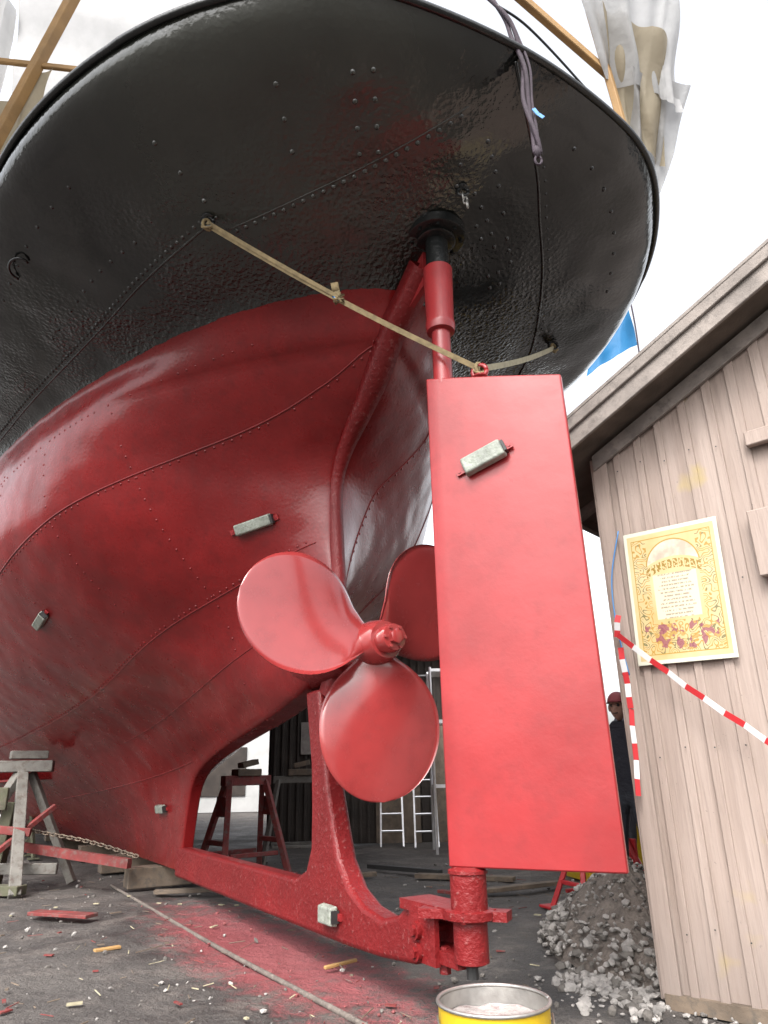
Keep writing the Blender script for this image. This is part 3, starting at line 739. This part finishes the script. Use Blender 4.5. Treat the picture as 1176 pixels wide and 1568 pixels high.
while k<WD-.01:
    k2=min(k+bw*random.uniform(.92,1.08),WD); j=random.uniform(0,.008)
    o=C+NF*(.0+j); bz=.04+random.uniform(-.015,.015)
    v=[o+U*(k+.002)+UP*bz,o+U*(k2-.002)+UP*bz,o+U*(k2-.002)+UP*topz(k2),o+U*(k+.002)+UP*topz(k)]
    v2=[p-NF*.025 for p in v]
    mb.add(v+v2,[(0,1,2,3),(7,6,5,4),(0,4,5,1),(1,5,6,2),(2,6,7,3),(3,7,4,0)])
    kc=k2
    if kc<WD-.05:
        wv=random.uniform(.022,.03); o2=C+NF*(.0075+.014); tl=random.uniform(-.004,.004)
        v=[o2+U*(kc-wv+tl)+UP*.05,o2+U*(kc+wv+tl)+UP*.05,o2+U*(kc+wv)+UP*(topz(kc+wv)-.004),o2+U*(kc-wv)+UP*(topz(kc-wv)-.004)]
        v2=[p-NF*.024 for p in v]
        mb.add(v+v2,[(0,1,2,3),(7,6,5,4),(0,4,5,1),(1,5,6,2),(2,6,7,3),(3,7,4,0)])
    k=k2
mb.box(C+U*.035+NF*.024+UP*(EH/2),U,NF,UP,.05,.013,EH/2-.03)
mb.box(C-U*.022+Vb*.04+UP*(EH/2),U,NF,UP,.012,.06,EH/2-.02)
o=mb.obj("gable_wall",M['wall'],barn); bevel(o,.003,1)
mb=MB()
for k in np.arange(.12,DP,.17):
    mb.box(C+Vb*k+UP*(EH/2),U,Vb,UP,.012,.083,EH/2-.03)
    mb.box(C+Vb*(k+.085)-U*.018+UP*(EH/2),U,Vb,UP,.008,.025,EH/2-.04)
    mb.box(C+U*WD+Vb*k+UP*(EH/2),U,Vb,UP,.012,.083,EH/2-.03)
mb.add([C+Vb*DP+UP*.0,C+Vb*DP+U*WD,C+Vb*DP+U*WD+UP*EH,C+Vb*DP+U*WD/2+UP*topz(WD/2),C+Vb*DP+UP*EH],[(0,1,2,3,4)])
mb.obj("side_walls",M['wall'],barn)
og=.32; oe=.42
def RP(k,d,off): return C+U*k+Vb*d+UP*((EH+TP*k if k<=WD/2 else EH+TP*(WD-k))+off)
mb=MB()
for (ka,kb_) in ((-oe,WD/2),(WD+oe,WD/2)):
    v=[RP(ka,-og,.02),RP(kb_,-og,.02),RP(kb_,DP+og,.02),RP(ka,DP+og,.02)]
    v2=[p+UP*.05 for p in v]
    mb.add(v+v2,[(0,1,2,3),(7,6,5,4),(0,4,5,1),(1,5,6,2),(2,6,7,3),(3,7,4,0)])
mb.obj("roof",M['soffit'],barn)
mb=MB()
def slab(k1,k2,d1,d2,o1,o2):
    v=[RP(k1,d1,o1),RP(k2,d1,o1),RP(k2,d2,o1),RP(k1,d2,o1)]; v2=[RP(k1,d1,o2),RP(k2,d1,o2),RP(k2,d2,o2),RP(k1,d2,o2)]
    mb.add(v+v2,[(0,1,2,3),(7,6,5,4),(0,4,5,1),(1,5,6,2),(2,6,7,3),(3,7,4,0)])
slab(-oe-.02,WD/2,-og-.03,-og-.003,-.055,.135)
slab(-oe-.02,WD/2,-og-.055,-og-.031,.06,.16)
slab(-oe-.03,WD/2,-og-.06,DP+og,.136,.165)
slab(-.0,WD/2,-.055,-.026,-.12,-.01)
for d in np.arange(.5,DP,.7): 
    mb.box(C-U*.22+Vb*d+UP*(EH-.10),U+UP*TP,Vb,UP,.2,.035,.05)
o=mb.obj("verge_boards",M['roofw'],barn); bevel(o,.004,1)
mb=MB(); slab(-oe-.03,-oe,-og,DP+og,-.05,.13); mb.obj("eave_fascia",M['roofw'],barn)
mb=MB(); mb.box(C+U*WD/2+NF*.01+UP*.02,U,NF,UP,WD/2,.035,.035); mb.obj("sill_beam",M['timber'],barn)
mb=MB()
mb.box(C+U*1.12+NF*.055+UP*2.33,U,NF,UP,.24,.03,.19); mb.box(C+U*1.15+NF*.055+UP*2.95,U,NF,UP,.2,.025,.045)
o=mb.obj("hatch",M['wall'],barn); bevel(o,.006,1)
# nail heads on the battens
mb=MB()
for k in np.arange(.158,WD-.1,.158):
    for zq in (.35,1.25,2.15,3.0):
        c=C+U*(float(k)+random.uniform(-.01,.01))+NF*.034+UP*(zq+random.uniform(-.03,.03)); mb.tube([c,c+NF*.003],.0045,6)
mb.obj("nails",M['blackmatte'],barn)

# ---------------- poster
def poster_mat():
    mt,nt,b=newmat("poster_print")
    uv=N(nt,'ShaderNodeTexCoord').outputs['Object']; sep=N(nt,'ShaderNodeSeparateXYZ'); L(nt,uv,sep.inputs[0])
    x=sep.outputs[0]; y=sep.outputs[2]
    mul=lambda a,b_:mathN(nt,'MULTIPLY',a,b_)
    lt=lambda a,v:mathN(nt,'LESS_THAN',a,v); gt=lambda a,v:mathN(nt,'GREATER_THAN',a,v)
    n1=noiseN(nt,3,4,.6,uv)
    base=mixc(nt,ramp(nt,n1.outputs[0],.35,.7).outputs[0],(.46,.38,.22),(.40,.28,.11))
    ax=mathN(nt,'ABSOLUTE',x); ay=mathN(nt,'ABSOLUTE',y)
    inner=mul(lt(ax,.236),lt(ay,.350))
    cmb=N(nt,'ShaderNodeCombineXYZ'); L(nt,ax,cmb.inputs[0]); L(nt,y,cmb.inputs[2])
    sc=noiseN(nt,13,1,.5,cmb.outputs[0]); scl=mathN(nt,'ABSOLUTE',mathN(nt,'SINE',mul(sc.outputs[0],34)))
    scr=lt(scl,.50)
    nf2=noiseN(nt,16,1,.6,cmb.outputs[0])
    ring=mathN(nt,'MAXIMUM',gt(ax,.150),lt(y,-.165))
    c1=mixc(nt,gt(nf2.outputs[0],.53),(.28,.15,.012),(.085,.085,.035))
    col=mixc(nt,mul(mul(mul(scr,ring),inner),.85),base,c1)
    fl=mul(mul(lt(y,-.18),gt(y,-.34)),lt(ax,.215)); n4=noiseN(nt,14,2,.6,uv); n8=noiseN(nt,22,1,.6,uv)
    fc_=mixc(nt,gt(n8.outputs[0],.5),(.17,.03,.07),(.30,.18,.04))
    col=mixc(nt,mul(mul(fl,gt(n4.outputs[0],.50)),.8),col,fc_)
    tx=mul(lt(ax,.130),mul(lt(y,.12),gt(y,-.15)))
    ln=gt(mathN(nt,'SINE',mul(y,2*math.pi/.022)),.15)
    mpn=N(nt,'ShaderNodeMapping'); mpn.inputs['Scale'].default_value=(110,1,45); L(nt,uv,mpn.inputs[0]); nt_=noiseN(nt,1,1,.5,mpn.outputs[0])
    wid=lt(ax,mathN(nt,'MULTIPLY_ADD',mathN(nt,'SINE',mul(y,61)),.014,.092))
    col=mixc(nt,tx,col,(.48,.43,.31))
    col=mixc(nt,mul(mul(mul(tx,wid),ln),mul(gt(nt_.outputs[0],.46),.7)),col,(.12,.09,.07))
    arc=mathN(nt,'ADD',y,mul(mul(x,x),1.6))
    ti=mul(lt(ax,.165),mul(lt(arc,.205),gt(arc,.150)))
    cell=mathN(nt,'FRACT',mathN(nt,'MULTIPLY_ADD',x,1/.034,20)); cell=mathN(nt,'ABSOLUTE',mathN(nt,'SUBTRACT',cell,.5))
    mp2=N(nt,'ShaderNodeMapping'); mp2.inputs['Scale'].default_value=(75,1,60); L(nt,uv,mp2.inputs[0]); nt2=noiseN(nt,1,1,.5,mp2.outputs[0])
    letters=mul(mul(ti,lt(cell,.38)),gt(nt2.outputs[0],.47))
    col=mixc(nt,letters,col,(.20,.12,.015))
    vv=N(nt,'ShaderNodeVectorMath',operation='SUBTRACT'); L(nt,uv,vv.inputs[0]); vv.inputs[1].default_value=(0,0,.17)
    sp=N(nt,'ShaderNodeVectorMath',operation='LENGTH'); L(nt,vv.outputs[0],sp.inputs[0]); dist=sp.outputs['Value']
    dm=mul(lt(dist,.155),gt(arc,.222))
    pc_=mixc(nt,ramp(nt,noiseN(nt,9,3,.6,uv).outputs[0],.4,.6).outputs[0],(.48,.42,.33),(.33,.28,.22))
    col=mixc(nt,dm,col,pc_)
    col=mixc(nt,mul(mul(lt(dist,.163),gt(dist,.155)),gt(arc,.222)),col,(.28,.18,.03))
    bd=mathN(nt,'MAXIMUM',gt(ax,.264),gt(ay,.386)); col=mixc(nt,bd,col,(.46,.46,.38))
    bl=mul(mathN(nt,'MAXIMUM',gt(ax,.236),gt(ay,.350)),mul(lt(ax,.241),lt(ay,.356)))
    col=mixc(nt,bl,col,(.28,.18,.03))
    L(nt,col,b.inputs['Base Color']); b.inputs['Roughness'].default_value=.45; return mt
me_=MB(); me_.box((0,0,0),(1,0,0),(0,1,0),(0,0,1),.285,.004,.41); po=me_.obj("wall_poster",poster_mat()); bevel(po,.002,1)
pc=C+U*.41+NF*.044+UP*2.145
po.matrix_world=Matrix.Translation(pc)@Matrix(((U.x,-NF.x,0),(U.y,-NF.y,0),(0,0,1))).to_4x4()@Matrix.Rotation(R(1.5),4,'Y')

# ---------------- barrier tape
bt=empty("barrier_tape"); mb=MB()
def tapeseg(a,b_,n,s,wd):
    pts=sag(Vector(a),Vector(b_),n,s)
    pts=[p+NF*.008*math.sin(i*1.7)+UP*.004*math.sin(i*2.9) for i,p in enumerate(pts)]; mb.ribbon(pts,.034,wd,[0,1],.0015)
tapeseg((1.40,4.30,1.93),(1.98,3.74,1.22),9,.02,(0,-.3,1)); tapeseg((1.98,3.74,1.22),(3.2,2.9,.75),14,.05,(0,0,1))
tapeseg((1.42,4.34,1.86),(1.44,4.36,1.5),5,0,(1,-.7,0)); tapeseg((1.44,4.36,1.5),(1.405,4.33,1.02),5,0,(1,.3,0))
tapeseg((1.42,4.30,2.05),(1.40,4.33,1.92),3,0,(1,-.5,0))
mb.obj("tape",[M['redplastic'],M['white']],bt)
mb=MB(); mb.tube(interp([(1.50,4.32,2.6),(1.43,4.36,2.3),(1.42,4.36,2.0),(1.46,4.37,1.7)],6),.004,6); mb.obj("cord",M['bluetape'],bt,True)

# ---------------- cloths / tarpaulins / scaffolding
def cloth_mat(name,c,tr=.35):
    mt,nt,b=newmat(name); pos=N(nt,'ShaderNodeTexCoord').outputs['Object']
    n1=noiseN(nt,2.5,4,.6,pos); col=mixc(nt,ramp(nt,n1.outputs[0],.35,.7).outputs[0],tuple(x*.8 for x in c),c)
    L(nt,col,b.inputs['Base Color']); b.inputs['Roughness'].default_value=.6
    t=N(nt,'ShaderNodeBsdfTranslucent'); L(nt,col,t.inputs[0]); mx=N(nt,'ShaderNodeMixShader'); mx.inputs[0].default_value=tr
    L(nt,b.outputs[0],mx.inputs[1]); L(nt,t.outputs[0],mx.inputs[2]); L(nt,mx.outputs[0],nt.nodes['Material Output'].inputs[0])
    L(nt,bumpN(nt,noiseN(nt,9,3,.6,pos).outputs[0],.4,.02),b.inputs['Normal']); return mt
M['tarp']=cloth_mat("tarp_white",(.50,.50,.50),.45); M['tarpb']=cloth_mat("tarp_beige",(.42,.36,.26),.45); M['tarpblue']=cloth_mat("tarp_blue",(.02,.19,.42),.5)
def cloth(name,p00,p10,p01,p11,nu,nv,amp,mat,seed,parent=None,fr=7,skew=1.5):
    p00,p10,p01,p11=map(Vector,(p00,p10,p01,p11)); nrm=(p10-p00).cross(p01-p00).normalized(); v=[];f=[]
    for j in range(nv+1):
        for i in range(nu+1):
            a=i/nu;b_=j/nv
            p=p00.lerp(p10,a).lerp(p01.lerp(p11,a),b_)
            ph=a*fr+skew*b_+2.0*noise.noise(Vector((a*1.7,b_*1.3,seed)))
            fold=(abs(math.sin(ph*.5))**.7)*1.2+.5*math.sin(ph*1.7+seed)
            crumple=noise.noise(Vector((a*3,b_*2,seed+5)))
            e=noise.noise(Vector((a*2.5,b_*1.5,seed+20)))
            v.append(p+nrm*amp*(fold+crumple)+UP*amp*1.5*e*(b_)+ (p10-p00).normalized()*amp*e)
    for j in range(nv):
        for i in range(nu): k=j*(nu+1)+i; f.append((k,k+1,k+nu+2,k+nu+1))
    return mkobj(name,v,f,mat,parent,True)
tent=empty("tarpaulin_shelter")
cloth("side_sheet_a",W(.6,-3.0,8.6),W(6,-3.1,8.6),W(.9,-2.95,6.0),W(6,-3.15,5.4),90,50,.09,M['tarp'],1,tent,30)
cloth("side_sheet_b",(-3.5,4.7,6.9),(-2.75,4.15,6.75),(-3.4,4.75,5.6),(-3.0,4.4,5.5),40,40,.07,M['tarpb'],4,tent,9)
cloth("roof_sheet",W(.6,-3.0,8.6),W(7,-3.0,8.6),W(.8,0,9.6),W(7,0,9.6),50,30,.10,M['tarp'],8,tent,20)
mb=MB()
mb.beam((-3.15,4.35,5.9),(-2.46,4.13,7.9),.085,.085)
mb.beam((-3.4,4.22,6.88),(-2.2,4.3,6.76),.035,.05)
mb.beam((-3.9,5.2,5.6),(-3.5,5.2,7.9),.085,.085)
o=mb.obj("timber_frame",M['ochre'],tent); bevel(o,.006,1)
cloth("quarter_sheet_a",(1.25,3.2,7.3),(2.50,3.85,7.5),(1.85,4.0,6.25),(2.50,4.15,6.05),60,50,.06,M['tarp'],12,tent,13,3)
cloth("quarter_sheet_b",(1.75,3.75,6.7),(2.35,3.95,6.6),(2.0,4.25,5.85),(2.30,4.35,5.65),40,40,.05,M['tarpb'],17,tent,9,2)
cloth("quarter_sheet_c",(2.0,3.98,6.3),(2.55,4.15,6.3),(2.08,4.4,5.70),(2.28,4.5,5.45),40,40,.045,M['tarp'],23,tent,7,-2)
mb=MB(); mb.beam((.55,3.1,6.37),(2.05,4.22,6.33),.05,.08); mb.beam((1.74,3.95,6.9),(1.95,4.15,5.6),.055,.055)
o=mb.obj("quarter_frame",M['ochre'],tent); bevel(o,.006,1)
mb=MB(); mb.tube(interp([(2.05,4.2,6.3),(2.02,4.15,6.55),(1.95,4.0,6.8),(1.8,3.8,7.2)],6),.010,6); mb.obj("tent_line",M['rope'],tent,True)
cloth("blue_tarp",(2.60,7.4,6.10),(3.12,7.4,6.58),(2.45,7.35,5.60),(3.14,7.4,6.06),24,20,.035,M['tarpblue'],30,None,8)
mb=MB(); mb.tube(interp([(3.12,7.4,6.9),(3.13,7.38,6.3),(3.12,7.4,5.6),(3.1,7.4,5.1)],6),.010,6); mb.obj("hanging_cord",M['rope'],None,True)

# ---------------- background sheds, ladders
shed=empty("workshop_building"); mb=MB()
x0_,x1_,yb,hb=-2.3,3.6,14.6,3.6
mb.box(((x0_+x1_)/2,yb+.1,hb/2),(1,0,0),(0,1,0),(0,0,1),(x1_-x0_)/2,.08,hb/2)
mb.box((x0_,yb+4.2,hb/2),(1,0,0),(0,1,0),(0,0,1),.08,4,hb/2); mb.box((x1_,yb+4.2,hb/2),(1,0,0),(0,1,0),(0,0,1),.08,4,hb/2)
for k in range(40): mb.box((x0_+.08+k*.15,yb,hb/2),(1,0,0),(0,1,0),(0,0,1),.02,.03,hb/2-.01)
mb.obj("walls",M['dark'],shed)
mb=MB(); mb.box(((x0_+x1_)/2,yb+4,hb+.08),(1,0,0),(0,1,0),(0,0,1),(x1_-x0_)/2+.3,4.6,.07); mb.obj("roof",M['roofw'],shed)
mb=MB()
for dx in (.15,1.3,2.5): 
    mb.box((dx,yb-.05,1.05),(1,0,0),(0,1,0),(0,0,1),.42,.02,1.05)
mb.obj("doors",M['timber'],shed)
mb=MB()
for dx in (-1.4,.75,1.95): mb.box((dx,yb-.04,1.9),(1,0,0),(0,1,0),(0,0,1),.32,.012,.3)
mb.obj("windows",M['steel'],shed)
for (xa,ln,ya) in ((.02,2.2,13.8),(.62,3.1,13.5)):
    mb=MB(); 
    for sg in(-1,1): mb.beam((xa+sg*.20,ya,0),(xa+sg*.18,14.5,ln),.03,.06)
    for q in np.arange(.25,ln,.28):
        t=q/ln; mb.tube([(xa-.19,ya+(14.5-ya)*t,q),(xa+.19,ya+(14.5-ya)*t,q)],.016,6)
    mb.obj("aluminium_ladder",M['alu'])
def scaffold(x,y):
    mb=MB()
    for a in (0,1.6):
        for b_ in (0,.8): mb.tube([(x+a,y+b_,0),(x+a,y+b_,2.9)],.025,8)
    for z in (1.0,2.0,2.85):
        mb.beam((x,y,z),(x+1.6,y,z),.03,.05); mb.beam((x,y+.4,z),(x+1.6,y+.4,z),.7,.04)
    mb.obj("scaffold_tower",M['alu'])
scaffold(.72,12.3)
far=empty("warehouse_building"); mb=MB(); M['light']=simple("light_cladding",(.36,.36,.355),.7,.1,2,20,.003)
mb.box((-12,34,2.2),(1,0,0),(0,1,0),(0,0,1),11,4,2.2); mb.obj("walls",M['light'],far)
mb=MB(); 
for k in range(6): mb.box((-21+k*3.6,29.97,1.5),(1,0,0),(0,1,0),(0,0,1),.9,.03,.9)
mb.obj("windows",M['dark'],far)
mb=MB(); mb.add([(-23.4,29.6,4.4),(-.6,29.6,4.4),(-.6,38.4,4.4),(-23.4,38.4,4.4),(-23.4,34,6.2),(-.6,34,6.2)],[(0,1,5,4),(2,3,4,5),(0,4,3),(1,2,5)]); mb.obj("roof",M['roofw'],far)
bx=empty("storage_boxes"); mb=MB()
mb.box((2.9,10.5,.5),(1,0,0),(0,1,0),(0,0,1),.5,.4,.5); mb.box((2.5,9.3,.3),(1,.2,0),(-.2,1,0),(0,0,1),.35,.3,.3); mb.obj("crates",M['yellow'],bx)
mb=MB(); mb.box((3.3,11.8,.8),(1,0,0),(0,1,0),(0,0,1),.9,.5,.8); mb.obj("bin",M['dark'],bx)

# ---------------- people
M['skin']=simple("skin",(.36,.21,.16),.55,.08,10,60,.001)
def person(loc,ang,sc,jacket,pants,hat,name="person"):
    e=empty(name)
    mt,nt,b=newmat(name+"_clothes"); tc=N(nt,'ShaderNodeTexCoord').outputs['Object']; sp=N(nt,'ShaderNodeSeparateXYZ'); L(nt,tc,sp.inputs[0])
    col=mixc(nt,mathN(nt,'GREATER_THAN',sp.outputs[2],.95),pants,jacket)
    col=mixc(nt,mathN(nt,'LESS_THAN',sp.outputs[2],.09),col,(.03,.025,.02)); 
    nn=noiseN(nt,7,3,.6,tc); col=mixc(nt,mathN(nt,'MULTIPLY',nn.outputs[0],.5),col,(.02,.02,.02)); L(nt,col,b.inputs['Base Color']); b.inputs['Roughness'].default_value=.85
    L(nt,bumpN(nt,noiseN(nt,12,3,.6,tc).outputs[0],.8,.03),b.inputs['Normal'])
    J=[((0,0,.98),.155,.115),((0,.0,1.15),.145,.105),((0,0,1.36),.165,.115),((0,0,1.47),.09,.08),((0,-.01,1.54),.058,.058),
       ((.19,0,1.42),.07,.07),((.25,.02,1.14),.052,.052),((.22,-.12,.93),.038,.038),
       ((-.19,0,1.42),.07,.07),((-.26,.02,1.14),.052,.052),((-.17,-.20,1.08),.038,.038),
       ((.10,0,.90),.095,.1),((.12,-.02,.50),.065,.065),((.13,.02,.09),.045,.045),((.14,-.15,.04),.045,.032),
       ((-.10,0,.90),.095,.1),((-.12,-.03,.50),.065,.065),((-.14,.02,.09),.045,.045),((-.16,-.15,.04),.045,.032)]
    E=[(0,1),(1,2),(2,3),(3,4),(2,5),(5,6),(6,7),(2,8),(8,9),(9,10),(0,11),(11,12),(12,13),(13,14),(0,15),(15,16),(16,17),(17,18)]
    me=bpy.data.meshes.new("body"); me.from_pydata([j[0] for j in J],E,[]); o=bpy.data.objects.new("body",me); COL.objects.link(o); o.parent=e
    md=o.modifiers.new('skin','SKIN'); md.use_smooth_shade=True
    for i,j in enumerate(J): me.skin_vertices[0].data[i].radius=(j[1],j[2]); 
    me.skin_vertices[0].data[0].use_root=True
    o.modifiers.new('sub','SUBSURF').levels=2; me.materials.append(mt)
    for sgn,wr in ((1,Vector((.22,-.12,.93))),(-1,Vector((-.17,-.20,1.08)))):
        d=Vector((-.1*sgn,-.45,-.85)).normalized() if sgn>0 else Vector((.35,-.85,.1)).normalized()
        side=d.cross(Vector((sgn,0,0))).normalized(); pn=d.cross(side)
        P=[wr,wr+d*.045,wr+d*.085]; Rr=[.027,.034,.032]; Ed=[(0,1),(1,2)]
        for q,(off,ln) in enumerate(((-.03,.065),(-.01,.078),(.011,.072),(.03,.055))):
            b0=len(P); P+=[wr+d*.09+side*off,wr+d*(.09+ln*.5)+side*off*1.1+pn*.006,wr+d*(.09+ln)+side*off*1.1+pn*.022]; Rr+=[.010,.009,.008]; Ed+=[(2,b0),(b0,b0+1),(b0+1,b0+2)]
        b0=len(P); P+=[wr+d*.05+side*-.045,wr+d*.085+side*-.062+pn*.015]; Rr+=[.011,.009]; Ed+=[(1,b0),(b0,b0+1)]
        me=bpy.data.meshes.new("hand"); me.from_pydata(P,Ed,[]); h=bpy.data.objects.new("hand",me); COL.objects.link(h); h.parent=e
        md=h.modifiers.new('skin','SKIN'); md.use_smooth_shade=True
        for i,r in enumerate(Rr): me.skin_vertices[0].data[i].radius=(r,r)
        me.skin_vertices[0].data[0].use_root=True; h.modifiers.new('sub','SUBSURF').levels=1; me.materials.append(M['skin'])
    bm=bmesh.new(); bmesh.ops.create_uvsphere(bm,u_segments=28,v_segments=20,radius=1)
    for vv in bm.verts:
        x,y,z=vv.co
        jaw=1-.25*max(0,-z); nx_,ny_,nz2=x*.076*jaw,y*.097*(1-.1*max(0,-z)),z*.118
        if y<-.5:
            ny_-= .022*math.exp(-(x*x)/.02-((z+.12)**2)/.035)
            ny_+= .010*math.exp(-((abs(x)-.38)**2)/.02-((z-.08)**2)/.02)
            ny_-= .006*math.exp(-(x*x)/.08-((z+.48)**2)/.008)
            ny_-= .006*math.exp(-(x*x)/.06-((z+.82)**2)/.03)
        vv.co=(nx_,ny_,nz2+1.655)
    for sgn in (-1,1):
        r=bmesh.ops.create_uvsphere(bm,u_segments=10,v_segments=8,radius=1)
        for vv in r['verts']: vv.co=(vv.co.x*.012+sgn*.078,vv.co.y*.02+.005,vv.co.z*.032+1.65)
    me=bpy.data.meshes.new("head"); bm.to_mesh(me); bm.free(); me.polygons.foreach_set('use_smooth',[True]*len(me.polygons)); me.materials.append(M['skin'])
    h=bpy.data.objects.new("head",me); COL.objects.link(h); h.parent=e
    mbb=MB()
    for sgn in(-1,1): mbb.tube([(sgn*.030,-.082,1.665),(sgn*.030,-.094,1.665)],[.014,.010],10)
    mbb.tube([(-.024,-.094,1.598),(0,-.099,1.596),(.024,-.094,1.598)],.004,6)
    mbb.obj("eyes_and_mouth",M['blackmatte'],e,True)
    v=[];f=[];nn_=24
    for i in range(9):
        a=i/8*math.pi/2
        for k in range(nn_): t=2*math.pi*k/nn_; v.append((.088*math.cos(a)*math.cos(t),.108*math.cos(a)*math.sin(t)+.004,1.69+.10*math.sin(a)))
    for k in range(nn_): t=2*math.pi*k/nn_; v.append((.092*math.cos(t),(.112*math.sin(t)+.004)-(.06*max(0,-math.sin(t))),1.688))
    for i in range(8):
        for k in range(nn_): f.append((i*nn_+k,i*nn_+(k+1)%nn_,(i+1)*nn_+(k+1)%nn_,(i+1)*nn_+k))
    for k in range(nn_): f.append((k,(k+1)%nn_,9*nn_+(k+1)%nn_,9*nn_+k))
    mkobj("cap",v,f,hat,e,True)
    e.location=loc; e.rotation_euler=(0,0,R(ang)); e.scale=(sc,sc,sc)
M['capred']=simple("cap_red",(.30,.07,.08),.7,.1,8,40,.001); M['capblk']=simple("cap_dark",(.04,.04,.06),.7,.1,8,40,.001)
person((2.14,6.85,0),-35,1.04,(.02,.022,.035),(.03,.035,.05),M['capred'])
person((2.72,8.6,0),25,1.0,(.30,.03,.04),(.03,.03,.04),M['capblk'])

# ---------------- light
w=bpy.data.worlds.new("World"); scene.world=w; w.use_nodes=True; nt=w.node_tree; nt.nodes.clear()
SE,SR=50,200
sk=nt.nodes.new('ShaderNodeTexSky'); sk.sky_type='NISHITA'; sk.sun_disc=False; sk.sun_elevation=R(SE); sk.sun_rotation=R(SR)
sk.air_density=1.0; sk.dust_density=6.0; sk.ozone_density=1.0; sk.altitude=0
hs=nt.nodes.new('ShaderNodeHueSaturation'); hs.inputs['Saturation'].default_value=.2; hs.inputs['Value'].default_value=3.7
bg=nt.nodes.new('ShaderNodeBackground'); bg.inputs[1].default_value=.15; ow=nt.nodes.new('ShaderNodeOutputWorld')
nt.links.new(sk.outputs[0],hs.inputs['Color']); nt.links.new(hs.outputs[0],bg.inputs[0]); nt.links.new(bg.outputs[0],ow.inputs[0])
sl=bpy.data.lights.new("sun",'SUN'); sl.energy=1.5; sl.angle=R(10); sl.color=(1,.95,.88)
so=bpy.data.objects.new("sun",sl); COL.objects.link(so)
az=R(SR); sd=Vector((math.sin(az)*math.cos(R(SE)),math.cos(az)*math.cos(R(SE)),math.sin(R(SE))))
so.rotation_euler=sd.to_track_quat('Z','Y').to_euler()
scene.view_settings.view_transform='Standard'; scene.view_settings.look='None'; scene.view_settings.exposure=0
